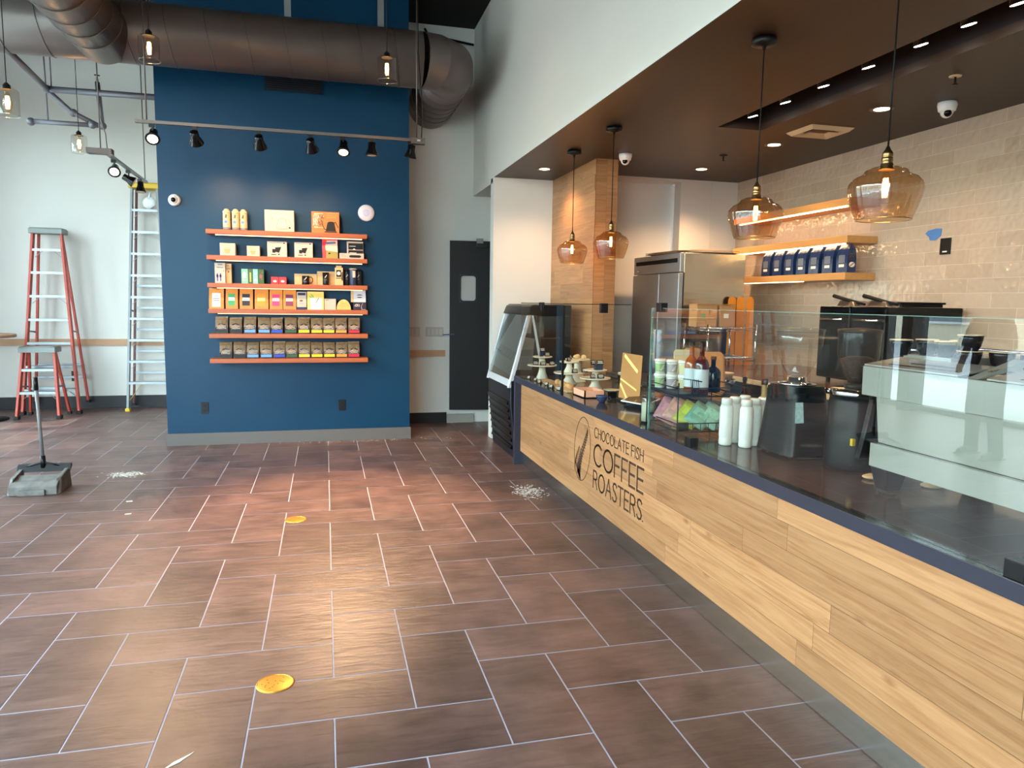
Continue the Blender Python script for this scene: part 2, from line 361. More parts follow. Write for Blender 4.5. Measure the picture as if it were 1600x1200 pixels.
# kitchen walls
frp = mat('washable_wall_panel', (206, 200, 194), .45, bump=.15, bscale=220)
kb = MB().box(3.80, 7.4, 0, 4.65, 7.55, ZC).box(2.72, 7.6, 0, 3.95, 7.75, ZC-.03).box(2.726, 7.4, ZC-.03, 3.8, 7.75, ZC)
kb.box(4.165, 7.393, .9, 4.172, 7.4, ZC)
struct('wall_kitchen', kb, frp)
def tile_wall_mat():
    m = bpy.data.materials.new('glazed_tile'); m.use_nodes = True; n = m.node_tree.nodes; l = m.node_tree.links; b = n['Principled BSDF']
    tc = n.new('ShaderNodeTexCoord'); sp = n.new('ShaderNodeSeparateXYZ'); cb_ = n.new('ShaderNodeCombineXYZ'); l.new(tc.outputs['Object'], sp.inputs[0]); l.new(sp.outputs[1], cb_.inputs[0]); l.new(sp.outputs[2], cb_.inputs[1])
    br = n.new('ShaderNodeTexBrick'); l.new(cb_.outputs[0], br.inputs[0]); br.inputs['Scale'].default_value = 1
    br.inputs['Brick Width'].default_value = .408; br.inputs['Row Height'].default_value = .1045; br.inputs['Mortar Size'].default_value = .0017; br.inputs['Mortar Smooth'].default_value = .1
    br.inputs['Color1'].default_value = srgb((176, 156, 138))+(1,); br.inputs['Color2'].default_value = srgb((186, 166, 148))+(1,); br.inputs['Mortar'].default_value = srgb((214, 194, 174))+(1,)
    l.new(br.outputs[0], b.inputs['Base Color']); b.inputs['Roughness'].default_value = .07
    t = n.new('ShaderNodeTexNoise'); t.inputs['Scale'].default_value = 22; t.inputs['Detail'].default_value = .5; l.new(tc.outputs['Object'], t.inputs[0])
    ad = n.new('ShaderNodeMath'); ad.operation = 'SUBTRACT'; l.new(t.outputs[0], ad.inputs[0]); l.new(br.outputs['Fac'], ad.inputs[1])
    bp = n.new('ShaderNodeBump'); bp.inputs['Strength'].default_value = .9; bp.inputs['Distance'].default_value = .008; l.new(ad.outputs[0], bp.inputs['Height']); l.new(bp.outputs[0], b.inputs['Normal'])
    return m
struct('wall_tile', MB().box(4.5, -4.1, 0, 4.65, 7.4, ZC), tile_wall_mat())
# storefront: left wall and the wall behind the camera
frame_m = mat('storefront_frame', (52, 54, 58), .4, metal=.3)
pane_m = glass('window_glass', (.93, .97, .95), 1.5)
XL = -5.2
def storefront(b, gb, axis, at, a0, a1, edges, zs):
    # posts and rails of a glazed wall; axis 'y' runs along y at x = at
    def bx(u0, u1, z0, z1, t0, t1, B, mi=0):
        if axis == 'y': B.box(at+t0, u0, z0, at+t1, u1, z1, mi)
        else: B.box(u0, at+t0, z0, u1, at+t1, z1, mi)
    for e in edges:
        bx(e-.04, e+.04, 0, 4.35, -.12, .02, b)
    for z in zs: bx(a0, a1, z, z+.07, -.1, .0, b)
    bx(a0, a1, .07, 4.3, -.055, -.045, gb)
for k, (ax, at_, a0, a1, ed) in enumerate((('y', XL, -4.0, 9.75, (-4, -2.3, -.6, 1.1, 2.8, 4.5, 6.2, 7.9, 9.1, 9.75)), ('x', -4.1, -5.1, -1.2, (-5, -3.7, -2.5, -1.2)))):
    fb_, gb_ = MB(), MB(); storefront(fb_, gb_, ax, at_, a0, a1, ed, (0, 2.35, 4.28))
    w = struct('window_%d' % (k+1), fb_, frame_m); gb_.build('window_glass', pane_m, w)
struct('wall_left', MB().box(XL-.1, -4.1, 4.35, XL, 11.1, ZM).box(XL-.1, 9.77, 0, XL, 11.1, 4.35), white)
struct('wall_front', MB().box(-5.2, -4.2, 4.35, -1.2, -4.1, ZM).box(-1.2, -4.2, 0, 1.62, -4.1, ZM).box(1.62, -4.2, 0, 4.65, -4.1, ZM), white)
struct('wall_post', MB().box(-5.12, 8.95, 0, -4.92, 9.15, ZM), mat('steel_post_paint', (40, 42, 46), .4))
portal('daylight_left', (XL-.3, 2.85, 2.2), (0, 2.85, 2.2), 13.8, 4.3)
portal('daylight_front', (-3.1, -4.35, 2.2), (-3.1, 0, 2.2), 3.9, 4.3)
# street outside
struct('ground_street', MB().box(-60, -40, -.2, 40, 40, -.15, 0).box(-9.5, -40, -.15, -5.32, 40, -.03, 1).box(-5.32, -9, -.15, 4.65, -4.22, -.03, 1), [mat('asphalt', (120, 120, 122), .9, noise=.15), mat('sidewalk', (190, 186, 178), .85, noise=.1, nscale=3)])
fc = MB().box(-26.5, -30, -.15, -24, 34, 7)
bw = thing('street_building', 'pale building with dark windows across the street, seen reflected', 'building', (-24, 0, -.15))
fc.build('facade', mat('facade_stucco', (205, 190, 165), .8, noise=.08), bw)
for k in range(8):
    y = -26+k*7.2
    w_ = MB().box(-24, y, .9, -23.93, y+4.6, 3.0, 0).box(-24, y-.1, .8, -23.9, y+4.7, .9, 1).box(-24, y-.1, 3.0, -23.9, y+4.7, 3.1, 1).build('shop_window', [mat('dark_pane', (60, 72, 80), .1), wht], bw)
# ---- door leaf standing open in the passage
dl = MB(); 
D0, D1 = Vector((1.51, 9.0, 0)), Vector((1.80, 8.62, 0))
d = thing('swing_door', 'dark brown swing door with a small rounded window, propped open by the passage', 'door', (1.52, 9.02, 0))
ex = (D1-D0).normalized(); ny = Vector((ex.y, -ex.x, 0)) ; DW = .55
DX = Vector((1.0, -.12, 0)).normalized(); DN = Vector((-.12, -1, 0)).normalized()
def dfn(u, v): return D0+DX*u+Vector((0, 0, v))+DN*.02
def rrect(u0, v0, u1, v1, r, n=5):
    out = []
    for (cx_, cy_, a0) in ((u1-r, v1-r, 0), (u0+r, v1-r, 90), (u0+r, v0+r, 180), (u1-r, v0+r, 270)):
        for i in range(n+1):
            a = math.radians(a0+90*i/n); out.append((cx_+r*math.cos(a), cy_+r*math.sin(a)))
    return out
doorm = mat('dark_door_laminate', (16, 9, 12), .5, bump=.03)
DWD = .50; wz0, wz1, wu0, wu1 = 1.55, 1.88, .125, .335
db = MB()
for (u0, v0, u1, v1) in ((0, .18, wu0, 2.30), (wu1, .18, DWD, 2.30), (wu0, .18, wu1, wz0), (wu0, wz1, wu1, 2.30)):
    db.prism([(u0, v0), (u1, v0), (u1, v1), (u0, v1)], dfn, DN*-.045)
db.build('door_panel', doorm, d)
ring_o = rrect(wu0-.012, wz0-.012, wu1+.012, wz1+.012, .05); ring_i = rrect(wu0+.012, wz0+.012, wu1-.012, wz1-.012, .035)
rb = MB(); nn = len(ring_o); vs = [dfn(*p)+DN*.006 for p in ring_o]+[dfn(*p)+DN*.006 for p in ring_i]+[dfn(*p)-DN*.002 for p in ring_o]+[dfn(*p)-DN*.004 for p in ring_i]
rb.add(vs, [(i, (i+1) % nn, nn+(i+1) % nn, nn+i) for i in range(nn)]+[(2*nn+i, 2*nn+(i+1) % nn, (i+1) % nn, i) for i in range(nn)]+[(nn+i, nn+(i+1) % nn, 3*nn+(i+1) % nn, 3*nn+i) for i in range(nn)])
rb.build('window_gasket', blk, d)
MB().prism(ring_i, lambda u, v: dfn(u, v)-DN*.02, DN*-.005).build('window_pane', mat('frosted_pane', (170, 165, 160), .5, emit=(0, 0, 0)), d)
MB().prism([(.33, 2.22), (.46, 2.22), (.46, 2.27), (.33, 2.27)], dfn, DN*.05).prism([(.33, 2.27), (.41, 2.27), (.41, 2.33), (.33, 2.33)], dfn, DN*.03, 1).build('door_closer', [blk, mat('worn_bracket', (110, 105, 100), .5)], d)
MB().prism([(-.085, 1.125), (.06, 1.135), (.06, 1.148), (-.085, 1.138)], dfn, DN*.003).build('blue_tape', mat('painter_tape', (45, 50, 120), .6), d)
# second leaf and frame deeper in
d2 = struct('door_1', MB().box(2.05, 8.6, .02, 2.10, 9.08, 2.34), doorm)

struct('wall_passage', MB().box(2.6, 8.05, 0, 2.72, 9.3, ZC).box(XB+.2, 8.0, 2.865, 2.72, 9.3, ZC), mat('passage_paint', (150, 140, 128), .6))

# ================================================================ COUNTER
stone = mat('dark_quartz', (58, 54, 54), .12, noise=.12, nscale=60, spec=.4)
stone_edge = mat('quartz_edge', (46, 46, 58), .36, noise=.05)
toe = mat('steel_toe_kick', (190, 190, 184), .27, metal=1, noise=.2, nscale=4, stretch=(1, .6, 9))
ct = thing('service_counter', 'long maple-clad service counter with dark stone top and engraved shop sign', 'counter', (1.82, 2.6, 0))
YE = 6.655; YN = -2.6
tp = MB().box(XF, YN, CT-.055, 2.62, YE, CT)
tp.build('countertop', stone, ct, bevel=.002)
MB().box(XF, YE-.05, 0, 2.6, YE, CT-.055).build('end_panel', stone_edge, ct)
MB().box(XF-.0015, YN, CT-.0535, XF, YE, CT-.0015).build('front_edge', stone_edge, ct)
MB().box(1.829, YN, 0, 2.55, YE-.05, CT-.056).box(1.8, YN, CT-.075, 2.5, YE-.05, CT-.056).build('carcass', mat('dark_carcass', (40, 36, 34), .7), ct)
MB().box(1.822, YN, .003, 1.8285, YE-.05, .128).build('toe_kick', toe, ct)
pb = MB(); rn = []
pb.box(1.806, YN, .132, 1.828, YE-.052, CT-.057, 1); rn += [.5]*6
planks(pb, rn, lambda u, v: (1.806, YE-.052-u, .132+v), YE-.052-YN, CT-.057-.132, 6, (-1, 0, 0), 11, .8, 1.5)
PF = 1.8015
pb.build('wood_cladding', [maple, gapm], ct, rnd=rn, recalc=False)
ink = mat('burnt_lettering', (62, 38, 22), .7)
tb = MB(); sf = lambda u, v: (PF, 4.645-u, v)     # u runs toward the camera
sd = (-.0012, 0, 0)
write(tb, 'CHOCOLATE FISH', 0, .637, .068, .80, .0075, sf, sd)
write(tb, 'COFFEE', 0, .447, .145, .81, .0155, sf, sd, ow=.95)
write(tb, 'ROASTERS', 0, .282, .118, .80, .0125, sf, sd, ow=.85)
write(tb, '.', .815, .283, .004, .006, .008, sf, sd)
tb.build('sign_lettering', ink, ct)
# emblem: a long oval with a fern leaf
eb = MB(); ef = lambda u, v: (PF, 4.885-u, .502+v)
tl = .36
def oval(t): 
    x, y = .165*math.cos(t), .238*math.sin(t); return (x*math.cos(0)+y*.12, y)
ribbon(eb, [oval(2*PI*i/48) for i in range(49)], .0055, ef, sd)
stem = [(-.085, -.19), (-.09, -.15), (-.07, -.09), (-.03, -.02), (.03, .06), (.08, .13), (.105, .175)]
ribbon(eb, stem, .006, ef, sd)
ribbon(eb, [(-.088, -.2), (-.098, -.16), (-.09, -.12)], .007, ef, sd)
for i in range(1, 22):
    t = i/22; k = min(int(t*6), 5); fr_ = t*6-k; x = stem[k][0]+(stem[k+1][0]-stem[k][0])*fr_; y = stem[k][1]+(stem[k+1][1]-stem[k][1])*fr_
    L = .062*(1-t)**.7+.014
    eb.prism([(x, y-.007), (x+L*.5, y-L*.55-.007), (x+L, y-L*.75), (x+L*.6, y-L*.2+.003), (x, y+.006)], ef, sd)
    if i < 12: ribbon(eb, [(x, y), (x-.05*(1-t)-.01, y+.055*(1-t)+.005), (x-.06*(1-t)-.012, y-.02)], .0022, ef, sd)
eb.build('sign_emblem', ink, ct)

# ---- counter glass
gls = glass('counter_glass', (.965, .985, .972), 1.72, base=.045)
gedge = mat('glass_edge', (130, 175, 160), .15, emit=(0, 0, 0))
GT = 1.54
def glass_panel(name, label, box, edge_boxes, clips, group=None):
    x0, y0, z0, x1, y1, z1 = box
    t = thing(name, label, 'glass screen', ((x0+x1)/2, (y0+y1)/2, z0), group)
    MB().box(*box).build('pane', gls, t)
    e = MB()
    for eb_ in edge_boxes: e.box(*eb_)
    e.build('polished_edge', gedge, t)
    for c in clips: MB().box(*c).build('clamp', blk, t, bevel=.002)
    return t
glass_panel('glass_screen', 'long clear glass screen on the counter in front of the espresso machine', (GX, -.4, CT+.001, GX+.01, 3.74, GT),
    [(GX-.0005, 3.74, CT+.001, GX+.0105, 3.743, GT), (GX, -.4, GT, GX+.01, 3.74, GT+.0012)],
    [(GX-.018, 3.21, CT, GX+.03, 3.27, CT+.045), (GX-.018, 1.42, CT, GX+.03, 1.48, CT+.05), (GX-.014, 3.60, GT-.02, GX+.026, 3.66, GT+.03)])
pc = thing('pastry_case', 'glass pastry case on the far end of the counter with black top rail', 'display case', (2.0, 5.9, CT))
Y0, Y1, XR = 5.29, 6.53, 2.33
MB().box(GX, Y0, CT+.001, GX+.008, Y1, GT).build('front_pane', gls, pc)
MB().box(GX+.008, Y0, CT+.001, XR, Y0+.008, GT).build('side_pane', gls, pc)
MB().box(GX, Y0, GT, XR-.02, Y1, GT+.008).build('top_pane', gls, pc)
MB().box(GX-.004, Y0-.004, GT+.0085, GX+.012, Y1, GT+.014).box(GX+.012, Y0-.004, GT+.0085, XR, Y0+.012, GT+.014).build('top_rail', blk, pc)
MB().box(GX-.006, Y0-.006, CT, GX+.010, Y0+.010, GT).build('corner_post', blkm, pc)
MB().box(GX-.012, 5.86, GT-.05, GX+.02, 5.92, GT+.02).build('clamp', blk, pc, bevel=.002)
MB().box(2.07, Y0-.014, GT-.055, 2.13, Y0+.02, GT+.02).build('clamp', blk, pc, bevel=.002)
# ================================================================ LAMPS
amber = glass('amber_glass', (.86, .70, .52), 1.75, base=.05)
clear = glass('clear_jar_glass', (.95, .93, .90), 1.6)
brass = mat('aged_brass', (150, 120, 80), .3, metal=1)
glow = mat('filament_glow', (255, 200, 120), .5, emit=(1, .55, .18), es=45)
bulbg = glass('bulb_glass', (1, .90, .74), 1.5)
def bulb(t, x, y, z, s=1.0):
    # elongated filament bulb hanging downward from z
    b = MB().shell([(r*s, -h*s) for r, h in ((.012, 0), (.013, .02), (.022, .05), (.026, .08), (.024, .11), (.012, .132), (.0005, .138))], 16, (x, y, z))
    bo = b.build('bulb', bulbg, t)
    f = MB()
    for k in range(4):
        a = k*PI/2+.4; dx, dy = .007*s*math.cos(a), .007*s*math.sin(a)
        f.tube([(x+dx, y+dy, z-.035*s), (x+dx*1.6, y+dy*1.6, z-.07*s), (x+dx, y+dy, z-.11*s)], .0030*s, 6)
    f.build('filament', glow, bo)
def big_pendant(y, label):
    x = 2.19; t = thing('pendant_lamp', label, 'pendant lamp', (x, y, ZC), 'amber glass pendants over the counter')
    MB().lathe([(.0, 0), (.06, 0), (.064, -.012), (.064, -.03), (.05, -.036), (.012, -.04), (.006, -.06)], 24, (x, y, ZC-.001)).build('canopy', blk, t)
    MB().tube([(x, y, ZC-.03), (x, y, 2.19)], .0035, 8).build('cord', blkm, t)
    MB().lathe([(.006, 2.205), (.012, 2.19), (.020, 2.18), (.021, 2.165), (.019, 2.163), (.022, 2.16), (.022, 2.145), (.019, 2.143), (.024, 2.135), (.024, 2.118), (.030, 2.112)], 20, (x, y, 0)).build('socket', brass, t)
    pr = [(.030, 2.122), (.055, 2.120), (.078, 2.110), (.084, 2.098), (.092, 2.092), (.118, 2.080), (.136, 2.058), (.139, 2.034), (.132, 2.000), (.118, 1.955), (.103, 1.916)]
    fl = lambda a, z: 1+.011*math.cos(26*a)*min(1, max(0, (2.09-z)/.05))
    b = MB().shell(pr, 104, (x, y, 0), flute=fl); sh_ = b.build('shade', amber, t)
    MB().tube([(x+.103*math.cos(2*PI*i/40), y+.103*math.sin(2*PI*i/40), 1.916) for i in range(40)], .0016, 6, closed=True).build('rim', brass, sh_)
    bulb(t, x, y, 2.115, 1.0)
    light('pendant_light', 'POINT', (x, y, 2.045), 9, WARM, shadow_soft_size=.02)
for y, lb in ((6.34, 'amber glass pendant over the pastry case, farthest along the counter'), (5.41, 'amber glass pendant in front of the maple wall end'), (3.42, 'amber glass pendant in front of the tiled wall corner, above the stacked bottles'), (2.51, 'largest-looking amber glass pendant, nearest over the grinders')):
    big_pendant(y, lb)
def jar_pendant(x, y, z, label):
    t = thing('jar_pendant', label, 'pendant lamp', (x, y, ZM), 'clear jar pendants on the open side')
    MB().tube([(x, y, ZM), (x, y, z+.12)], .0035, 8).build('cord', blkm, t)
    MB().lathe([(.006, z+.135), (.020, z+.12), (.024, z+.115), (.024, z+.09), (.044, z+.084)], 18, (x, y, 0)).build('socket', blkm, t)
    gj_ = MB().shell([(.020, z+.085), (.066, z+.083), (.074, z+.075), (.074, z-.090)], 32, (x, y, 0)).build('glass_jar', clear, t)
    rimm = glass('rim_glass', (.9, .9, .9), 1.9, base=.15)
    MB().tube([(x+.074*math.cos(2*PI*i/32), y+.074*math.sin(2*PI*i/32), z-.090) for i in range(32)], .002, 6, closed=True).build('jar_rim', rimm, gj_)
    bulb(t, x, y, z+.082, 1.15)
    light('jar_light', 'POINT', (x, y, z), 5, WARM, shadow_soft_size=.02)
jar_pendant(-1.235, 6.1, 3.391, 'clear glass jar pendant hanging in front of the duct, left of the blue wall')
jar_pendant(.499, 6.0, 3.369, 'clear glass jar pendant hanging in front of the duct above the shelves')
jar_pendant(-2.145, 6.0, 2.907, 'clear glass jar pendant against the white wall at the picture edge')
jar_pendant(-2.43, 8.55, 3.11, 'small far jar pendant below the sprinkler pipes')
# track light in front of the blue wall
trk = mat('track_metal', (92, 84, 80), .4, metal=.6)
TY, TZ = 7.0, 3.05
t = thing('track_rail', 'long straight lighting track hung before the blue wall', 'lighting track', (-.33, TY, TZ))
MB().box(-1.55, TY-.018, TZ-.012, .87, TY+.018, TZ+.014).build('rail', trk, t)
MB().box(.80, TY-.035, TZ-.035, .93, TY+.03, TZ+.02).build('feed_box', trk, t)
MB().box(.855, TY-.0375, TZ-.012, .885, TY-.035, TZ+.004).build('sticker', mat('foil_sticker', (190, 180, 160), .3), t)
for xx in (-1.46, .855): MB().tube([(xx, TY, TZ+.01), (xx, TY, ZM)], .006, 8).build('hanger_rod', trk, t)
MB().tube([(.90, TY, TZ+.02), (.91, TY, TZ+.3), (.87, TY, TZ+.8), (.86, TY, ZM)], .005, 8).build('feed_cable', blk, t)
def spot_head(base, aim, lit, label, group, power=0, col=WARM2, size=85):
    x, y, z = base; t = thing('track_spotlight', label, 'track spotlight', base, group)
    d = (Vector(aim)-Vector((x, y, z-.10))).normalized()
    MB().box(x-.03, y-.014, z-.03, x+.015, y+.014, z+.0).box(x-.008, y-.006, z-.075, x+.004, y+.006, z-.03).build('adapter', blk, t)
    M = d.to_track_quat('Z', 'Y').to_matrix(); c = Vector((x, y, z-.10))
    lh = MB().lathe([(.012, -.07), (.034, -.066), (.036, -.02), (.038, -.01), (.060, .045), (.060, .05)], 24, c, 0, M).build('lamp_head', blkgloss, t)
    MB().shell([(.0605, .0495), (.058, .0525), (.042, .051)], 24, c, 0, M).build('rim', blk, lh)
    lm = mat('lit_lens', (255, 235, 200), .3, emit=(1, .80, .52), es=10) if lit else mat('dim_lens', (60, 50, 42), .2, emit=(1, .7, .45), es=.25)
    MB().lathe([(.042, .0512), (.03, .0515), (.001, .0518)], 20, c, 0, M).build('lens', lm, lh)
    if power:
        p = c+d*.075; light('track_light', 'SPOT', p, power, col, spot_size=math.radians(size), spot_blend=.9, shadow_soft_size=.03, aim=p+d)
g_ = 'spotlights on the track before the blue wall'
heads = [(-1.415, (-1.25, 4.8, .9), 1, 'lit spotlight at the left end of the long track, shining toward the room', 60),
         (-1.075, (-.95, 8.13, 1.9), 0, 'dark spotlight second along the long track, turned to the wall', 30),
         (-.545, (-.45, 8.13, 1.8), 0, 'dark spotlight third along the long track, turned to the wall', 30),
         (-.10, (.15, 8.13, 1.7), 0, 'dark spotlight at the middle of the long track, tilted right', 28),
         (.185, (.0, 5.3, .0), 1, 'lit spotlight on the right half of the long track, shining toward the room', 520),
         (.44, (.44, 7.0, 0), 0, 'spotlight with a faint glow pointing straight down, second from the right track end', 60),
         (.80, (.55, 7.4, 1.0), 0, 'spotlight at the right end of the long track beside the feed box', 30)]
for x, aim, lit, lb, pw in heads: spot_head((x, TY, TZ-.012), aim, lit, lb, g_, pw, size=58 if pw > 300 else 85)
# second short track running away from the viewer by the left wall
p0, p1 = Vector((-2.05, 8.0, 2.95)), Vector((-2.10, 9.9, 2.95))
t = thing('short_track', 'short lighting track by the white wall, seen end-on, under the sprinkler pipes', 'lighting track', (-2.07, 8.9, 2.95))
MB().bar(p0, p1, .036, .026).build('rail', mat('track_grey', (120, 118, 118), .4, metal=.5), t)
MB().box(-2.20, 7.93, 2.925, -1.98, 8.03, 2.975).build('feed_box', mat('feed_box_brown', (84, 70, 66), .5), t)
MB().tube([(-2.09, 8.0, 2.97), (-2.09, 8.0, ZM)], .006, 8).build('hanger_rod', trk, t)
MB().tube([(-2.03, 8.0, 2.97), (-2.04, 8.0, 3.12), (-2.085, 8.0, 3.3), (-2.09, 8.0, 3.9), (-2.10, 8.0, ZM)], .005, 8).build('feed_cable', trk, t)
MB().tube([(-2.10, 9.85, 2.96), (-2.10, 9.85, ZM)], .006, 8).build('hanger_rod', trk, t)
g2_ = 'spotlights on the short track'
spot_head((-2.06, 8.35, 2.94), (-1.7, 5.5, 1.0), 1, 'lit spotlight on the short track, nearest to its feed box', g2_, 50)
spot_head((-2.08, 9.0, 2.94), (-1.0, 9.2, 2.2), 0, 'black spotlight in the middle of the short track, turned right', g2_)
spot_head((-2.10, 9.6, 2.94), (-2.1, 9.4, 1.0), 0, 'black spotlight at the far end of the short track, pointing down', g2_)
# kitchen ceiling lights
dl_on = mat('downlight_lens', (255, 235, 190), .4, emit=(1, .82, .50), es=9)
for x, y, lb, pw in ((2.20, 7.29, 'round recessed ceiling light over the far end behind the pastry case', 17), (3.70, 6.78, 'round recessed ceiling light above the fridge', 40),
                 (3.71, 5.57, 'round recessed ceiling light left of the air vent', 13), (3.73, 4.36, 'round recessed ceiling light right of the air vent', 13)):
    t = thing('recessed_light', lb, 'ceiling light', (x, y, ZC), 'recessed lights in the bronze ceiling')
    MB().lathe([(.052, -.003), (.075, -.006), (.078, -.001), (.05, -.001)], 28, (x, y, ZC)).build('trim_ring', mat('bronze_ring', (110, 92, 76), .4), t)
    MB().lathe([(.0, -.004), (.052, -.004), (.052, -.001)], 28, (x, y, ZC)).build('lens', dl_on, t)
    light('downlight', 'SPOT', (x, y, ZC-.03), pw*1.5, WARM2, spot_size=2.3, spot_blend=.8, shadow_soft_size=.05, aim=(x, y, 0))
tl_on = mat('trough_lens', (255, 245, 235), .3, emit=(1, .88, .76), es=34)
tt = thing('trough_track', 'track rail inside the dark ceiling recess above the counter aisle', 'lighting track', (3.12, 3.2, ZC+.3))
MB().box(3.105, TY0+.05, ZC+.23, 3.135, TY1-.1, ZC+.25).build('rail', blk, tt)
for k, y in enumerate((4.99, 4.59, 4.19, 3.79, 3.40, 3.10, 2.83, 2.5, 2.1)):
    if k > 6: continue
    t = thing('recess_spotlight', ['small white spotlight at the far end of the ceiling recess', 'small spotlight second from the far end of the ceiling recess', 'small spotlight third from the far end of the ceiling recess', 'small spotlight at the middle of the ceiling recess row', 'bright spotlight right of the near pendant cord in the ceiling recess', 'bright spotlight second from the near end of the ceiling recess', 'spotlight nearest the picture corner in the ceiling recess'][k], 'spotlight', (3.12, y, ZC+.23), 'spotlights in the ceiling recess')
    M = Vector((.25, 0, -1)).to_track_quat('Z', 'Y').to_matrix(); c = Vector((3.12, y, ZC+.09))
    MB().tube([(3.12, y, ZC+.23), (3.12, y, ZC+.12)], .008, 8).lathe([(.02, -.05), (.034, -.045), (.036, .04)], 20, c, 0, M).build('housing', blk, t)
    MB().lathe([(.034, .0405), (.001, .041)], 20, c, 0, M).build('lens', tl_on, t)
    light('recess_light', 'SPOT', (3.135, y, ZC+.03), 8, NEUT, spot_size=1.5, spot_blend=.6, shadow_soft_size=.03, aim=(3.6, y, 0))
# ================================================================ CEILING FITTINGS
ductm = mat('painted_duct', (96, 88, 86), .38, metal=.35, noise=.1, nscale=3, bump=.03, bscale=20)
def sweep_duct(pts, r, seam, n=48):
    b = MB().tube(pts, r, n, 0, caps=True); return b
t = thing('ventilation_duct', 'large grey spiral duct crossing under the ceiling and elbowing back into the wall', 'duct', (-1.5, 7.4, 3.95))
DY, DZ, DR = 7.42, 3.905, .262
def zat(x): return DZ
pts = [(-5.15, DY, DZ), (.95, DY, DZ)]
MB().tube(pts, DR, 56).build('main_run', ductm, t)
# elbow made of straight gores
ex0, er = .95, .42
el = [(ex0+er*math.sin(a), DY+er*(1-math.cos(a)), DZ) for a in [math.radians(x) for x in (0, 22.5, 45, 67.5, 90)]]
for k in range(4):
    pass
def gore_tube(P, r, n=56):
    b = MB(); P = [Vector(p) for p in P]; rings = []
    for i, p in enumerate(P):
        if i == 0: d = (P[1]-P[0]).normalized(); nrm_ = d
        elif i == len(P)-1: d = (P[-1]-P[-2]).normalized(); nrm_ = d
        else: nrm_ = ((P[i]-P[i-1]).normalized()+(P[i+1]-P[i]).normalized()).normalized(); d = (P[i]-P[i-1]).normalized()
        side = Vector((-nrm_.y, nrm_.x, 0)).normalized(); s_ = 1/max(.3, nrm_.dot(d))
        rings.append([p+Vector((0, 0, 1))*r*math.cos(2*PI*k/n)+side*r*s_*math.sin(2*PI*k/n) for k in range(n)])
    for i in range(len(P)-1):
        b.add(rings[i]+rings[i+1], [(k, (k+1) % n, n+(k+1) % n, n+k) for k in range(n)], 0, True)
    return b
el2 = [(.95, DY, DZ), (1.09, DY+.03, DZ), (1.235, DY+.16, DZ), (1.27, DY+.34, DZ)]
gore_tube(el2, DR).build('elbow', ductm, t)
MB().tube([(1.27, DY+.30, DZ), (1.27, 9.1, DZ)], DR+.001, 56).build('return_run', ductm, t)
MB().tube([(-1.86, -3.5, DZ-.06), (-1.86, DY-.03, DZ-.06)], DR*.93, 56).build('branch_run', ductm, t)
sm_ = MB()
def ring(c, ax, r, tilt=0):
    c = Vector(c); out = []
    for k in range(56):
        a = 2*PI*k/56; u, v = r*math.cos(a), r*math.sin(a)
        out.append(c+(Vector((tilt*v, u, v)) if ax == 'x' else Vector((u, tilt*v, v))))
    sm_.tube(out, .0042, 5, closed=True)
x = -5.0
while x < .9: ring((x, DY, DZ), 'x', DR+.002, -.16); x += .335
for yy in [8.0, 8.2, 8.4, 8.6, 8.8]: ring((1.27, yy, DZ), 'y', DR+.003, .1)
yy = 3.2
while yy < 7.0: ring((-1.86, yy, DZ-.06), 'y', DR*.93+.002, .1); yy += .27
sm_.build('spiral_seam', mat('duct_seam', (74, 66, 64), .4, metal=.3), t)
for xx in (-.30, .56): MB().box(xx-.03, DY-.004, DZ+DR-.01, xx+.03, DY+.004, ZM).build('hanger_strap', mat('galvanised', (150, 150, 150), .4, metal=.8), t)
t = thing('air_grille', 'dark rectangular air grille high on the blue wall', 'vent', (-.29, 8.12, 3.77))
MB().box(-.57, 8.105, 3.69, .0, 8.13, 3.86).build('frame', mat('grille_blue', (18, 28, 40), .5), t)
v_ = MB()
for k in range(7): v_.box(-.55, 8.098, 3.705+k*.021, -.02, 8.106, 3.715+k*.021)
v_.build('louvre', mat('louvre_dark', (10, 16, 24), .5), t)
t = thing('ceiling_vent', 'square cream air vent in the bronze kitchen ceiling', 'vent', (3.74, 5.0, ZC))
vx0, vx1, vy0, vy1 = 3.55, 3.93, 4.86, 5.18
cream = mat('cream_metal', (205, 178, 140), .5)
def frust(b, x0, y0, x1, y1, z0, i, z1, mi=0):
    o = [(x0, y0, z0), (x1, y0, z0), (x1, y1, z0), (x0, y1, z0)]; q = [(x0+i, y0+i, z1), (x1-i, y0+i, z1), (x1-i, y1-i, z1), (x0+i, y1-i, z1)]
    b.add(o+q, [(k, (k+1) % 4, 4+(k+1) % 4, 4+k) for k in range(4)], mi)
fv = MB(); frust(fv, vx0, vy0, vx1, vy1, ZC-.002, .03, ZC-.03); frust(fv, vx0+.03, vy0+.03, vx1-.03, vy1-.03, ZC-.03, .05, ZC-.006); frust(fv, vx0+.08, vy0+.08, vx1-.08, vy1-.08, ZC-.028, .03, ZC-.008)
fv.build('frame', cream, t); MB().box(vx0+.11, vy0+.11, ZC-.008, vx1-.11, vy1-.11, ZC-.004).build('core', mat('vent_dark', (90, 60, 44), .6), t)
def camera_dome(c, aim, label, up):
    # turret camera: mount cone, ball, lens; up is the mounting direction away from the surface
    t = thing('security_camera', label, 'security camera', c); u = Vector(up); M = u.to_track_quat('Z', 'Y').to_matrix(); c = Vector(c)
    MB().lathe([(.058, 0), (.060, .02), (.052, .055), (.040, .062)], 28, c, 0, M).build('housing', wht, t)
    bc = c+u*.06; MB().ball(bc, .040).build('ball', wht, t)
    d = (Vector(aim)-bc).normalized(); M2 = d.to_track_quat('Z', 'Y').to_matrix()
    MB().lathe([(.024, .030), (.022, .040), (.001, .042)], 20, bc, 0, M2).build('lens', blkgloss, t)
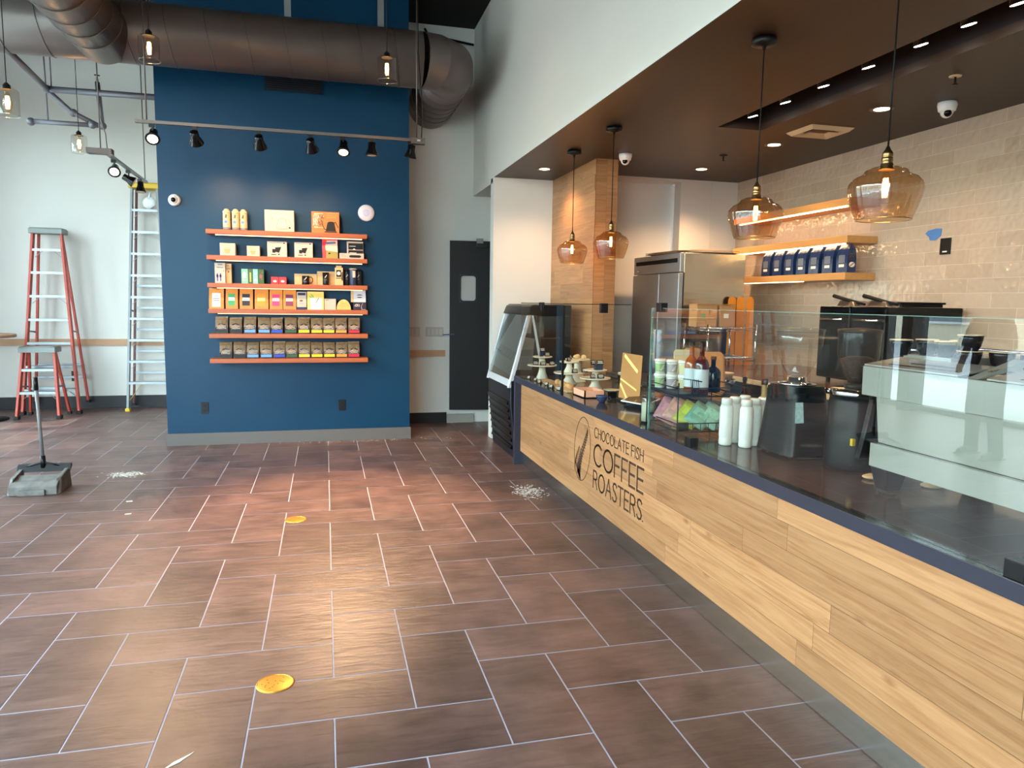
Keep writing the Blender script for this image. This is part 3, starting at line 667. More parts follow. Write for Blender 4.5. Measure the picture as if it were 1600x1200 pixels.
camera_dome((2.68, 6.33, ZC), (0, 1.5, 1.2), 'white dome camera on the bronze ceiling beside the maple wall', (0, 0, -1))
camera_dome((4.02, 4.10, ZC), (2.0, 1.0, 1.0), 'white dome camera on the kitchen ceiling above the tiled wall', (0, 0, -1))
camera_dome((-1.465, 8.13, 2.535), (-1.3, 2, 1.6), 'round white camera on the blue wall left of the shelves', (0, -1, 0))
t = thing('wireless_disc', 'round pale disc on the blue wall above the top shelf end', 'access point', (.445, 8.13, 2.49))
M = Vector((0, -1, 0)).to_track_quat('Z', 'Y').to_matrix()
MB().lathe([(.088, 0), (.088, .018), (.080, .028), (.045, .032)], 40, (.445, 8.13, 2.49), 0, M).build('shell', mat('off_white_plastic', (214, 200, 206), .35), t)
MB().lathe([(.034, .0322), (.030, .0335), (.012, .0335), (.001, .0335)], 32, (.445, 8.13, 2.49), 0, M).build('logo_ring', mat('pale_lilac', (196, 186, 214), .3), t)
for x, y, lb in ((3.55, 6.11, 'small dark sprinkler under the kitchen ceiling near the far tiles'), (3.60, 3.63, 'sprinkler with a round plate in the ceiling above the white camera')):
    t = thing('sprinkler', lb, 'sprinkler', (x, y, ZC))
    MB().lathe([(.035, -.001), (.033, -.006), (.012, -.008)], 20, (x, y, ZC)).build('escutcheon', bronze if x < 3.58 else cream, t)
    MB().lathe([(.006, -.006), (.006, -.05)], 10, (x, y, ZC)).lathe([(.001, -.052), (.018, -.052), (.018, -.049)], 14, (x, y, ZC)).build('nozzle', blk, t)
# sprinkler pipes by the back-left wall
pipe = mat('grey_pipe', (104, 104, 112), .45, metal=.3)
t = thing('sprinkler_pipe', 'grey overhead sprinkler piping hanging before the white wall', 'pipe', (-2.6, 9.0, 3.6))
def P(x, y, z): return (x, y, z)
PY = 9.0
MB().tube([(-2.90, 9.2, 3.79), (-1.0, 9.2, 3.79)], .034, 16).build('cross_pipe', pipe, t)
MB().tube([(-2.80, 7.85, 3.80), (-2.90, 9.2, 3.79)], .030, 16).build('supply_pipe', pipe, t)
MB().tube([(-2.90, 9.2, 3.78), (-2.72, 9.35, 3.60), (-2.44, 9.3, 3.46)], .026, 14).build('drop_pipe', pipe, t)
MB().tube([(-3.11, 9.3, 3.46), (-2.40, 9.3, 3.46)], .026, 14).build('lower_pipe', pipe, t)
MB().tube([(-2.40, 9.3, 3.45), (-2.43, 9.3, 3.93)], [.026, .026], 14).build('riser', pipe, t)
MB().lathe([(.014, 0), (.010, .05), (.004, .07), (.03, .072), (.03, .076)], 12, (-2.43, 9.3, 3.93)).build('sprinkler_head', blk, t)
for c in ((-2.90, 9.2, 3.79), (-2.40, 9.3, 3.46), (-3.11, 9.3, 3.455), (-2.70, 9.35, 3.59), (-2.50, 9.3, 3.465)): MB().ball(c, .044, n=8).build('fitting', pipe, t)
MB().tube([(-2.94, 9.3, 3.46), (-2.96, 9.3, ZM)], .008, 8).build('hanger_rod', pipe, t)
MB().tube([(-2.86, 9.2, 3.80), (-2.86, 9.2, ZM)], .008, 8).build('hanger_rod', pipe, t)
# conduit along the far corner
tag(MB().tube([(1.2, 9.05, 4.79), (1.25, 9.05, 4.72), (1.8, 9.05, 4.66)], .014, 8).build('wall_conduit', blk, None), 'thin black conduit under the dark ceiling above the duct elbow', 'conduit')
# ================================================================ BLUE WALL SHELVES
redwood = mat('red_brown_shelf_wood', (158, 78, 38), .42, noise=.35, nscale=5, stretch=(.6, 8, 8))
led = mat('led_warm', (255, 220, 160), .4, emit=(1, .72, .38), es=3.0)
ledhot = mat('led_spot', (255, 230, 180), .4, emit=(1, .8, .5), es=14)
SX0, SX1, SYF, SYB = -1.15, .44, 7.90, 8.129
SZ = [2.243, 1.985, 1.706, 1.445, 1.191, .933]     # top faces, top shelf first
names = ['top', 'second', 'third', 'fourth', 'fifth', 'bottom']
for k, z in enumerate(SZ):
    ln = ['topmost red-brown wall shelf carrying the kettle boxes', 'second red-brown wall shelf from the top, with the bright light strip under it', 'third red-brown wall shelf, carrying mugs and green boxes', 'fourth red-brown wall shelf, carrying the orange pouches', 'fifth red-brown wall shelf, carrying the upper row of coffee bags', 'lowest red-brown wall shelf, carrying the lower row of coffee bags'][k]
    t = thing('wall_shelf', ln, 'shelf', (-.355, 8.0, z), 'shelves on the blue wall')
    dx = -.012*(2-k) if k < 2 else .0
    MB().box(SX0, SYF, z-.045, SX1, SYB, z).build('board', redwood, t, bevel=.003)
    if k < 4:
        m_ = led if k < 2 else mat('led_dim', (250, 230, 200), .4, emit=(1, .72, .38), es=1.6)
        MB().box(SX0+.08, 8.0-.03, z-.053, SX1-.05, 8.0-.01, z-.0455).build('light_strip', m_, t)
    elif k == 4: MB().box(-.2, 8.0, z-.05, .0, 8.01, z-.0455).build('light_strip', mat('led_off', (160, 150, 130), .4), t)
YFp = 7.985
def pf(x, z, y): return lambda u, v: (x+u, y, z+v)
FD = (0, -.0006, 0)
# helper: carton with printed front
def carton(name, label, x0, x1, z, h, y, dep, m, group=None, cat='box', rot=0):
    t = thing(name, label, cat, ((x0+x1)/2, y+dep/2, z), group)
    MB().box(x0, y, z, x1, y+dep, z+h).build('carton', m, t, bevel=.0015)
    if rot: t.rotation_euler = (0, 0, rot)
    return t
card_w = mat('white_card', (190, 170, 154), .5); card_k = mat('kraft_card', (166, 112, 60), .6, noise=.06); card_c = mat('cream_card', (206, 166, 116), .55)
inkb = mat('black_print', (26, 22, 22), .5); inkg = mat('grey_print', (116, 92, 84), .5); inkw = mat('white_print', (236, 226, 212), .5)
def decal(t, fn_polys, m, x, z, y, nm='print'):
    b = MB()
    for poly in fn_polys: b.prism(poly, pf(x, z, y), FD)
    return b.build(nm, m, t)
def rc(u0, v0, u1, v1): return [(u0, v0), (u1, v0), (u1, v1), (u0, v1)]
def lines(t, x, z, y, rows, m, w=.003, nm='print'):
    return decal(t, [rc(u0, v-w/2, u1, v+w/2) for u0, u1, v in rows], m, x, z, y, nm)
def text_on(t, s, x, z, y, h, width, w, m, nm='lettering'):
    b = MB(); write(b, s, 0, 0, h, width, w, pf(x, z, y), FD, ow=.7); return b.build(nm, m, t)
# top shelf: three tall wrapped tumblers
Z = SZ[0]
tumb = mat('cream_wrap', (204, 176, 132), .5); grey_w = mat('grey_wrap', (126, 116, 118), .5); bluep = mat('blue_print', (90, 120, 190), .5); brownp = mat('brown_print', (90, 62, 48), .5)
for k, (x, lb) in enumerate(((-.962, 'left of the three tall printed tumblers on the top shelf'), (-.876, 'middle one of the three tall printed tumblers on the top shelf'), (-.800, 'right one of the three tall printed tumblers, nearest the pale kettle box'))):
    y = 8.02+.01*(k == 2); t = thing('tumbler', lb, 'tumbler', (x, y, Z), 'tall printed tumblers')
    MB().lathe([(.036, 0), (.037, .006), (.037, .10), (.035, .11), (.037, .118), (.037, .165), (.0355, .175)], 28, (x, y, Z)).build('body', tumb, t)
    MB().lathe([(.0372, 0), (.0372, .03)], 28, (x, y, Z+.001)).build('base_band', grey_w, t)
    MB().lathe([(.038, .172), (.038, .192), (.028, .200), (.022, .213), (.012, .218), (.001, .219)], 28, (x, y, Z)).build('lid', mat('tumbler_lid', (206, 184, 140), .4), t)
    b1 = MB(); b1.prism([(-.014, .125), (.002, .118), (.008, .155), (-.006, .162)], pf(x, Z, y-.0385), (0, .001, 0)); b1.build('brown_print', brownp, t)
    b1 = MB(); b1.prism([(-.022, .075), (.002, .066), (.012, .092), (-.008, .10), (-.02, .094)], pf(x, Z, y-.0385), (0, .001, 0)).prism([(.004, .05), (.014, .052), (.01, .066)], pf(x, Z, y-.0385), (0, .001, 0)); b1.build('blue_print', bluep, t)
def kettle(s, ox, oz, outline=False):
    body = [(.0, .0), (.105, 0), (.088, .09), (.07, .1), (.035, .1), (.018, .088)]
    P_ = [[(ox+s*u, oz+s*v) for u, v in body], [(ox+s*u, oz+s*v) for u, v in ((-.012, -.012), (.115, -.012), (.115, -.002), (-.012, -.002))]]
    return P_
def strokes(t, segs, m, x, z, y, w, nm='print'):
    b = MB()
    for s_ in segs: ribbon(b, s_, w, pf(x, z, y), FD)
    return b.build(nm, m, t)
t = carton('kettle_box', 'large pale box with a faint kettle outline on the top shelf', -.59, -.30, Z, .222, 7.975, .14, card_w)
spout = [(-.03, .08), (-.055, .105), (-.065, .13), (-.085, .135)]
kx, kz = -.475, Z+.035
strokes(t, [[(0, 0), (.018, .09), (.04, .103), (.07, .103), (.088, .09), (.105, 0), (0, 0)], [(.0, .02), (-.03, .05), (-.04, .10), (-.06, .125)], [(.09, .085), (.12, .09), (.155, .03)], [(-.01, -.008), (.115, -.008)]], inkg, kx, kz, 7.975, .003, 'kettle_outline')
decal(t, [[(.010*math.cos(a), .010*math.sin(a)) for a in [2*PI*i/14 for i in range(14)]]], inkb, -.345, Z+.045, 7.975, 'round_mark')
lines(t, -.575, Z, 7.975, [(.0, .05, .205)], inkg, .003)
t = carton('kettle_box', 'orange-brown kettle box with white lettering and black kettle on the top shelf', -.125, .158, Z, .225, 7.975, .14, mat('orange_kraft', (168, 106, 52), .6, noise=.05))
for s_, v, w_ in (('STAGG', .158, .105), ('EKG', .122, .072), ('PRO', .086, .078)): text_on(t, s_, -.105, Z+v, 7.975, .028, w_, .0055, inkw)
kx, kz = .018, Z+.025
decal(t, kettle(1, 0, 0), inkb, kx, kz, 7.975, 'kettle_picture')
strokes(t, [[(.02, .015), (-.012, .02), (-.03, .06), (-.036, .10), (-.052, .115)], [(.07, .088), (.10, .095), (.128, .04)]], inkb, kx, kz, 7.975, .007, 'spout_picture')
lines(t, -.1, Z, 7.975, [(0, .04, .07), (0, .09, .06), (0, .09, .205), (0, .05, .196)], inkw, .003)
strokes(t, [[(.0, .0), (.05, .006), (.09, .0), (.11, .008)], [(.0, -.02), (.04, -.014), (.08, -.022), (.11, -.016)], [(.0, -.04), (.05, -.034), (.1, -.042)]], mat('light_orange_print', (224, 170, 110), .5), .03, Z+.205, 7.975, .0025, 'wavy_print')
# second shelf
Z = SZ[1]
for k, (x0, x1, h, lb) in enumerate(((-1.032, -.885, .128, 'small white box with an orange cup print, left on the second shelf'), (-.772, -.648, .108, 'smallest white box with an orange cup print on the second shelf'))):
    t = carton('cup_box', lb, x0, x1, Z, h, 7.985, .11, card_w)
    m_ = mat('orange_print', (206, 148, 96), .5); w = x1-x0
    decal(t, [[(w*.34, h*.18), (w*.62, h*.18), (w*.72, h*.55), (w*.26, h*.55)], rc(w*.28, h*.6, w*.72, h*.66)], m_, x0, Z, 7.985, 'cup_picture'); lines(t, x0, Z, 7.985, [(w*.1, w*.85, h*.88), (w*.1, w*.6, h*.79)], m_, .004)
for x0, x1, lb in ((-.572, -.378, 'square white box with a dark dripper print, left of the pair on the second shelf'), (-.302, -.118, 'square white box with a dark dripper print, right of the pair on the second shelf')):
    t = carton('dripper_box', lb, x0, x1, Z, .16, 7.985, .12, card_w); w = x1-x0
    decal(t, [[(w*.42, .055), (w*.60, .045), (w*.72, .105), (w*.40, .10)], rc(w*.25, .045, w*.42, .082), rc(w*.2, .022, w*.45, .03), rc(w*.55, .022, w*.62, .036)], inkb, x0, Z, 7.985, 'dripper_picture')
    lines(t, x0, Z, 7.985, [(w*.1, w*.75, .145)], inkg, .003); decal(t, [rc(w*.82, .138, w*.9, .15)], inkb, x0, Z, 7.985, 'mark')
t = thing('snack_pouch', 'red pouch with a blue banner and landscape print on the second shelf', 'pouch', (.06, 8.02, Z))
MB().hexa([(-.018, 7.97, Z), (.14, 7.97, Z), (.14, 8.07, Z), (-.018, 8.07, Z), (-.022, 8.015, Z+.205), (.136, 8.015, Z+.205), (.136, 8.03, Z+.205), (-.022, 8.03, Z+.205)]).build('pouch', mat('red_foil', (206, 44, 56), .35), t, bevel=.003)
sl = lambda u, v: (-.018+u-.004*v/.2, 7.97+.045*v/.205-.0005, Z+v)
for poly, m_, nm in (([(.035, .0), (.157, .0), (.157, .07), (.04, .085)], mat('olive_print', (140, 126, 60), .5), 'meadow_print'), ([(.035, .085), (.157, .07), (.157, .19), (.05, .19), (.03, .13)], mat('pink_white_print', (224, 176, 160), .5), 'sky_print'),
                     ([(.04, .15), (.14, .158), (.14, .182), (.04, .176)], mat('blue_banner', (84, 96, 132), .5), 'banner'), ([(.06, .045), (.085, .05), (.08, .062), (.062, .062)], inkb, 'animal_print')):
    MB().prism(poly, sl, (0, -.0008*(2 if nm in ('banner', 'animal_print') else 1), 0)).build(nm, m_, t)
t = carton('stacked_gadget_box', 'black-fronted box with two white-lettered panels at the right end of the second shelf', .235, .405, Z, .19, 8.035, .08, card_w)
decal(t, [rc(.015, .105, .168, .172), rc(.015, .03, .168, .098)], inkb, .235, Z, 8.035, 'black_panel'); lines(t, .235, Z, 8.0343, [(.025, .09, .14), (.025, .10, .07)], inkw, .006); decal(t, [[(.06, .105), (.09, .105), (.075, .118)]], inkw, .235, Z, 8.0343, 'print')
t = carton('flat_tool_box', 'flat white box with a black tool print lying before the black-fronted box', .155, .408, Z, .06, 7.955, .06, card_w)
decal(t, [[(.10, .02), (.12, .015), (.21, .015), (.225, .025), (.225, .032), (.21, .042), (.12, .042), (.10, .036)]], inkb, .155, Z, 7.955, 'tool_picture'); lines(t, .155, Z, 7.955, [(.012, .075, .03), (.012, .05, .048)], mat('red_print', (190, 90, 80), .5), .004)
# third shelf
Z = SZ[2]
t = carton('filter_box', 'tall white box with purple bottle prints at the left of the third shelf', -1.085, -.985, Z, .205, 7.965, .08, card_w)
pur = mat('purple_print', (96, 82, 140), .5)
decal(t, [rc(.018, .02, .03, .1), rc(.014, .06, .034, .085), rc(.048, .02, .06, .1), rc(.044, .06, .064, .085), [(.078, .115), (.088, .12), (.084, .135)]], pur, -1.085, Z, 7.965, 'bottle_picture'); lines(t, -1.085, Z, 7.965, [(.02, .085, .158), (.03, .075, .19)], inkb, .006)
t = carton('filter_box', 'tall tan box half hidden behind the purple-printed box', -.985, -.93, Z, .20, 8.0, .08, card_c)
lines(t, -.985, Z, 8.0, [(.01, .045, .15), (.01, .035, .18)], brownp, .005); decal(t, [rc(.02, .11, .035, .125)], brownp, -.985, Z, 8.0, 'mark')
gb_ = [(-.832, -.768, (124, 178, 152), (200, 210, 190), 'pale green box with white blossom print on the third shelf'), (-.766, -.722, (58, 84, 40), (200, 196, 90), 'dark green box with yellow upright lettering on the third shelf'),
       (-.720, -.672, (126, 186, 176), (210, 220, 210), 'pale turquoise box between the two dark green ones'), (-.670, -.612, (52, 84, 36), (150, 80, 80), 'dark green box with a pink flower print on the third shelf')]
for x0, x1, c1, c2_, lb in gb_:
    h = .152; t = carton('tea_box', lb, x0, x1, Z, h, 7.985, .08, mat('card%d%d' % (c1[0], c1[1]), c1, .5)); w = x1-x0; m_ = mat('prt%d%d' % (c2_[0], c2_[1]), c2_, .5)
    if c2_[2] == 90: b = MB(); [b.prism(rc(w*.35, .02+i*.014, w*.65, .03+i*.014), pf(x0, Z, 7.985), FD) for i in range(7)]; b.build('upright_lettering', m_, t)
    elif c2_[1] == 80: decal(t, [[(w*.3, .06), (w*.6, .055), (w*.75, .08), (w*.5, .105), (w*.25, .09)], [(w*.45, .04), (w*.7, .045), (w*.6, .06)], [(w*.55, .11), (w*.8, .115), (w*.7, .13)]], m_, x0, Z, 7.985, 'flower_print')
    else: decal(t, [[(w*.2, .05), (w*.7, .06), (w*.8, .1), (w*.4, .125), (w*.15, .09)]] if w > .055 else [rc(w*.3, .1, w*.75, .108), rc(w*.3, .045, w*.7, .05)], m_, x0, Z, 7.985, 'print'); lines(t, x0, Z, 7.985, [(w*.1, w*.9, .035)], inkw, .004)
for x0, lb in ((-.540, 'left one of the two small red boxes on the third shelf'), (-.462, 'right one of the two small red boxes on the third shelf')):
    t = carton('red_candy_box', lb, x0, x0+.074, Z, .075, 7.965, .075, mat('red_card', (196, 36, 44), .45), 'small red boxes')
    decal(t, [[(.037+.018*math.cos(a), .03+.011*math.sin(a)) for a in [2*PI*i/14 for i in range(14)]]], inkw, x0, Z, 7.965, 'oval_mark'); lines(t, x0, Z, 7.965, [(.01, .064, .06)], mat('dark_red_print', (140, 20, 30), .5), .006)
mugb = mat('black_mug_glaze', (20, 21, 24), .18)
def leafmark(t, x, z, y, s=1): 
    strokes(t, [[(-.006*s, -.008*s), (0, 0), (.008*s, .012*s)]], inkw, x, z, y, .004*s, 'leaf_mark'); lines(t, x, z-.022*s, y, [(-.010*s, .010*s, 0), (-.010*s, .010*s, -.007*s)], inkg, .003*s)
def open_box(lb, x0, x1, h):
    t = carton('mug_box', lb, x0, x1, Z, h, 8.035, .07, card_c); return t
open_box('low cream box behind the black mug on the third shelf', -.31, -.082, .115)
open_box('cream box behind the black travel cup on the third shelf', -.078, .105, .145)
t = thing('black_mug', 'black handled mug in front of the low cream box', 'mug', (-.195, 7.985, Z)); MB().lathe([(.036, 0), (.038, .004), (.038, .092), (.035, .092), (.034, .01), (.001, .008)], 28, (-.195, 7.985, Z)).build('cup', mugb, t)
MB().tube([(-.158, 7.985, Z+.078), (-.140, 7.985, Z+.082), (-.125, 7.985, Z+.066), (-.125, 7.985, Z+.036), (-.138, 7.985, Z+.018), (-.158, 7.985, Z+.018)], .0045, 8).build('handle', mugb, t); leafmark(t, -.195, Z+.062, 7.9465, 1.2)
t = thing('travel_cup', 'tall straight black cup in front of the higher cream box', 'cup', (.01, 7.985, Z)); MB().lathe([(.030, 0), (.032, .005), (.033, .132), (.030, .132), (.029, .01), (.001, .008)], 28, (.01, 7.985, Z)).build('cup', mugb, t); leafmark(t, .01, Z+.088, 7.952, 1.3)
t = thing('boxed_bottle', 'tall cream carton with black panel and round white mark on the third shelf', 'box', (.146, 7.98, Z)); MB().box(.105, 7.945, Z, .188, 8.015, Z+.185).build('carton', card_c, t, bevel=.002)
MB().box(.118, 7.96, Z+.185, .175, 8.0, Z+.207).build('top_flap', card_c, t); MB().box(.128, 7.972, Z+.2075, .165, 7.99, Z+.215).build('hang_loop', inkb, t)
decal(t, [rc(.014, .088, .064, .16), rc(.01, .07, .07, .078), rc(.068, .05, .08, .14)], inkb, .105, Z, 7.945, 'black_panel')
decal(t, [[(.039+.018*math.cos(a), .125+.02*math.sin(a)) for a in [2*PI*i/16 for i in range(16)]]], inkw, .105, Z, 7.9444, 'round_mark'); strokes(t, [[(.034, .115), (.045, .136)]], inkb, .105, Z, 7.9438, .003)
for x, y, h, c_, lb in ((.232, 8.04, .165, (30, 32, 36), 'dark drum tumbler left of the front one with a hanging tag'), (.293, 7.975, .178, (40, 52, 78), 'front dark blue tumbler with a pale hanging tag on the third shelf'), (.353, 8.04, .168, (30, 34, 38), 'dark drum tumbler at the right end of the third shelf')):
    t = thing('steel_tumbler', lb, 'tumbler', (x, y, Z)); m_ = mat('tumbler%d' % c_[2], c_, .3)
    MB().lathe([(.034, 0), (.036, .006), (.040, h-.02), (.040, h-.012)], 28, (x, y, Z)).build('body', m_, t); MB().lathe([(.041, h-.012), (.041, h), (.03, h+.004), (.001, h+.004)], 28, (x, y, Z)).build('lid', mat('pale_lid', (150, 140, 120), .4) if c_[2] == 78 else blk, t)
    if c_[2] == 78: decal(t, [rc(-.006, .085, .022, .155)], mat('peach_tag', (224, 170, 150), .5), x, Z, y-.0405, 'hanging_tag')
    else: leafmark(t, x-.004, Z+.1, y-.0405, 1.2)
# fourth shelf: kraft pouches
Z = SZ[3]
def pouch(name, label, x0, x1, h, m, y=7.965, dep=.08, group=None, cat='pouch'):
    t = thing(name, label, cat, ((x0+x1)/2, y+dep/2, Z), group); yt = y+dep*.55
    b = MB(); lv = [(0, 0, 1), (.3, .01, .96), (.72, .30, .5), (.93, .52, .12), (1, .54, .08)]
    rings = []
    for f_, o_, d_ in lv: rings.append([(x0, y+dep*o_, Z+h*f_), (x1, y+dep*o_, Z+h*f_), (x1, y+dep*(o_+d_), Z+h*f_), (x0, y+dep*(o_+d_), Z+h*f_)])
    for i in range(4): b.add(rings[i]+rings[i+1], [(k, (k+1) % 4, 4+(k+1) % 4, 4+k) for k in range(4)])
    b.add(rings[0], [(3, 2, 1, 0)]); b.add(rings[4], [(0, 1, 2, 3)])
    b.build('pouch', m, t, bevel=.002)
    def fr(v):
        f_ = v/h
        for (a, oa, _), (c, oc, _) in zip(lv, lv[1:]):
            if f_ <= c+1e-6: return y+dep*(oa+(oc-oa)*(f_-a)/(c-a))
        return y+dep*.54
    def lab(u0, v0, u1, v1, m_, nm='label', off=.0012):
        b = MB(); vs = sorted({v0, v1}|{h*c[0] for c in lv if v0 < h*c[0] < v1})
        for a, c in zip(vs, vs[1:]): b.prism([(u0, a), (u1, a), (u1, c), (u0, c)], lambda u, v: (x0+u, fr(v)-off, Z+v), (0, -.0006, 0))
        return b.build(nm, m_, t)
    return t, lab
kraft = mat('orange_kraft_pouch', (204, 128, 58), .5, noise=.12, nscale=30, bump=.3, bscale=40)
pz = [(-1.150, -1.008, (226, 222, 206), (60, 60, 70), 'first orange pouch from the left, with a long white label'), (-.990, -.872, (56, 150, 90), (236, 232, 222), 'orange kraft pouch with a green label'), (-.855, -.725, (50, 50, 54), (226, 214, 206), 'orange kraft pouch with a black and white label'),
      (-.708, -.572, (226, 140, 40), (232, 190, 140), 'orange kraft pouch with an orange label'), (-.560, -.432, (214, 60, 112), (240, 190, 190), 'orange kraft pouch with a bright pink label'), (-.425, -.295, (122, 46, 70), (230, 190, 190), 'orange kraft pouch with a dark red label')]
for k, (x0, x1, c1, c2_, lb) in enumerate(pz):
    t, lab = pouch('tea_pouch', lb+' on the fourth shelf', x0, x1, .21, kraft, group='orange kraft pouches'); w = x1-x0
    m1 = mat('lab%d%d' % (c1[0], c1[1]), c1, .45); m2 = mat('lab2%d%d' % (c2_[0], c2_[2]), c2_, .45)
    if k == 0:
        lab(.03, .02, .11, .16, m1); lab(.04, .10, .10, .106, m2, 'print', .002); lab(.04, .082, .10, .09, m2, 'print', .002); lab(.05, .125, .09, .14, mat('pale_blue_print', (176, 190, 196), .5), 'print', .002)
    else:
        lab(.025, .035, w-.03, .155, m1); lab(.027, .085, w-.032, .118, m2, 'band', .002); lab(.035, .098, w-.045, .102, m1, 'print', .0027)
t, lab = pouch('sugar_box', 'white and navy packet right of the orange pouches on the fourth shelf', -.288, -.19, .185, card_w, dep=.05); nv = mat('navy_print', (36, 38, 74), .5)
lab(.01, .15, .088, .176, nv); lab(0, 0, .098, .026, nv, 'base_band'); lab(.03, .085, .06, .10, brownp, 'print'); lab(.02, .055, .075, .072, mat('pink_print', (220, 150, 150), .5), 'print')
t, lab = pouch('chip_bag', 'crinkled yellow and white bag with a green leaf print on the fourth shelf', -.182, -.012, .19, mat('yellow_crinkle', (228, 196, 104), .35, bump=.8, bscale=30), dep=.06)
lab(.03, .0, .15, .125, mat('bag_white', (232, 214, 196), .5)); b = MB()
for poly in ([(.02, .15), (.05, .13), (.08, .06), (.055, .09), (.03, .13)], [(.03, .17), (.06, .15), (.075, .1), (.05, .14)]): b.prism(poly, lambda u, v: (-.182+u, 7.962+v*.15, Z+v), (0, -.0006, 0))
b.build('leaf_print', mat('leaf_green', (120, 170, 60), .5), t); strokes(t, [[(.08, .06), (.115, .12)]], brownp, -.182, Z, 7.968, .005)
t = carton('white_tea_box', 'pale pink-white box between the yellow bag and the cut loaf shape', -.008, .112, Z, .118, 7.975, .06, card_w); strokes(t, [[(.02, .03), (.04, .05), (.03, .07), (.06, .085)], [(.06, .03), (.09, .05), (.1, .08)]], mat('faint_pink', (222, 180, 172), .5), -.008, Z, 7.975, .004); lines(t, -.008, Z, 7.975, [(.01, .045, .103)], inkg, .006)
t = thing('cookie_bag', 'half-round golden bag of cookies on the fourth shelf', 'bag', (.195, 8.0, Z))
MB().prism([(.0, 0)]+[(.075-.075*math.cos(a), .005+.108*math.sin(a)) for a in [PI*i/14 for i in range(15)]]+[(.15, 0)], lambda u, v: (.118+u, 7.97, Z+v), (0, .06, 0)).build('bag', mat('golden_bag', (214, 168, 92), .4, bump=.6, bscale=40), t, bevel=.004)
strokes(t, [[(.03, .04), (.05, .065), (.075, .072), (.10, .065), (.12, .04)], [(.05, .03), (.075, .045), (.10, .03)]], mat('golden_print', (190, 140, 70), .5), .118, Z, 7.969, .004)
t = carton('white_mix_box', 'white box with a dark oval emblem, stacked at the right end of the fourth shelf', .27, .425, Z+.085, .13, 7.975, .09, mat('lilac_white_card', (200, 192, 194), .5)); decal(t, [[(.09+.034*math.cos(a), .065+.018*math.sin(a)) for a in [2*PI*i/16 for i in range(16)]]], nv, .27, Z+.085, 7.975, 'oval_emblem'); decal(t, [rc(.058, .060, .122, .070)], inkw, .27, Z+.085, 7.9744, 'emblem_band')
decal(t, [rc(0, 0, .028, .13)], card_c, .27, Z+.085, 7.975, 'side_band')
t = carton('navy_mix_box', 'dark box with white numerals under the emblem box on the fourth shelf', .292, .43, Z, .083, 7.97, .09, mat('aubergine_card', (48, 36, 52), .4)); text_on(t, '670', .307, Z+.038, 7.97, .024, .05, .006, inkw); strokes(t, [[(.09, .005), (.085, .04), (.10, .075)], [(.09, .006), (.13, .006)]], inkw, .292, Z, 7.97, .003)
# coffee bags: two shelves of eleven
bagtop = mat('clear_kraft_bag', (128, 100, 70), .3, noise=.6, nscale=22, bump=1, bscale=24); bagblk = mat('bag_black', (30, 28, 27), .3); script = mat('bag_script', (190, 172, 160), .5)
fold = mat('bag_fold', (66, 54, 44), .25)
cols = [('black', (34, 34, 36)), ('black', (34, 34, 36)), ('light blue', (98, 146, 216)), ('light blue', (98, 146, 216)), ('royal blue', (32, 60, 170)), ('dark green', (44, 78, 44)), ('yellow', (232, 200, 24)), ('yellow', (232, 200, 24)), ('yellow', (232, 200, 24)), ('orange', (228, 136, 44)), ('red', (208, 30, 60))]
ordn = {0: 'leftmost', 1: 'second from the left', 2: 'left one of the pair', 3: 'right one of the pair', 6: 'first of the three', 7: 'middle of the three', 8: 'third of the three'}
def coffee_bag(label, x0, w, z, c, seed, group):
    rr = random.Random(seed); h = .168+rr.uniform(-.004, .006); y = 7.965+rr.uniform(-.004, .004); dep = .085
    t = thing('coffee_bag', label, 'coffee bag', (x0+w/2, y+dep/2, z), group); t.rotation_euler = (0, 0, rr.uniform(-.04, .04))
    lv = [(0, 0, 1), (.42, 0, 1), (.8, .22, .6), (.93, .38, .24), (1, .40+rr.uniform(-.05, .1), .12)]; b = MB(); rings = []
    for i, (f_, o_, d_) in enumerate(lv):
        j = rr.uniform(-.004, .004) if i > 1 else 0
        rings.append([(x0+.002+j, y+dep*o_, z+h*f_), (x0+w/2, y+dep*o_-(.006 if 0 < i < 3 else 0), z+h*f_), (x0+w-.002+j, y+dep*o_, z+h*f_+j), (x0+w-.002+j, y+dep*(o_+d_), z+h*f_+j), (x0+w/2, y+dep*(o_+d_), z+h*f_), (x0+.002+j, y+dep*(o_+d_), z+h*f_)])
    for i in range(4): b.add(rings[i]+rings[i+1], [(k, (k+1) % 6, 6+(k+1) % 6, 6+k) for k in range(6)])
    b.add(rings[0], [tuple(range(6))[::-1]]); b.add(rings[4], [tuple(range(6))]); bg_ = b.build('bag', bagtop, t, bevel=.0015)
    yf = y-.0075
    MB().prism([(.004, 0), (w-.004, 0), (w-.004, .055), (w*.8, .095), (w*.5, .108), (w*.2, .095), (.004, .055)], lambda u, v: (x0+u, yf+max(0, v-.07)*.3, z+v), (0, .004, 0)).build('black_panel', bagblk, bg_)
    MB().prism(rc(.008, .012, w-.008, .040), pf(x0, z, yf), (0, -.0008, 0)).build('colour_strip', mat('strip_'+c[0].replace(' ', '_'), c[1], .45), bg_)
    b = MB()
    for q in range(5):
        vv = .05+q*.0085; a = .01+rr.uniform(0, .008); ps = []
        u = a
        while u < w-.014: ps.append((u, vv+rr.uniform(-.004, .004))); u += .008
        if len(ps) > 1: ribbon(b, ps, .0032, lambda u, v: (x0+u, yf+max(0, v-.07)*.3, z+v), FD)
    b.build('script_print', script, bg_)
    MB().prism([(w*.15, .118), (w*.5, .105), (w*.9, .122+rr.uniform(-.006, .008)), (w*.6, .138), (w*.3, .134)], lambda u, v: (x0+u, y-.002+max(0, v/h-.42)*dep*.62, z+v), (0, -.001, 0)).build('dark_fold_print', fold, bg_)
    return t
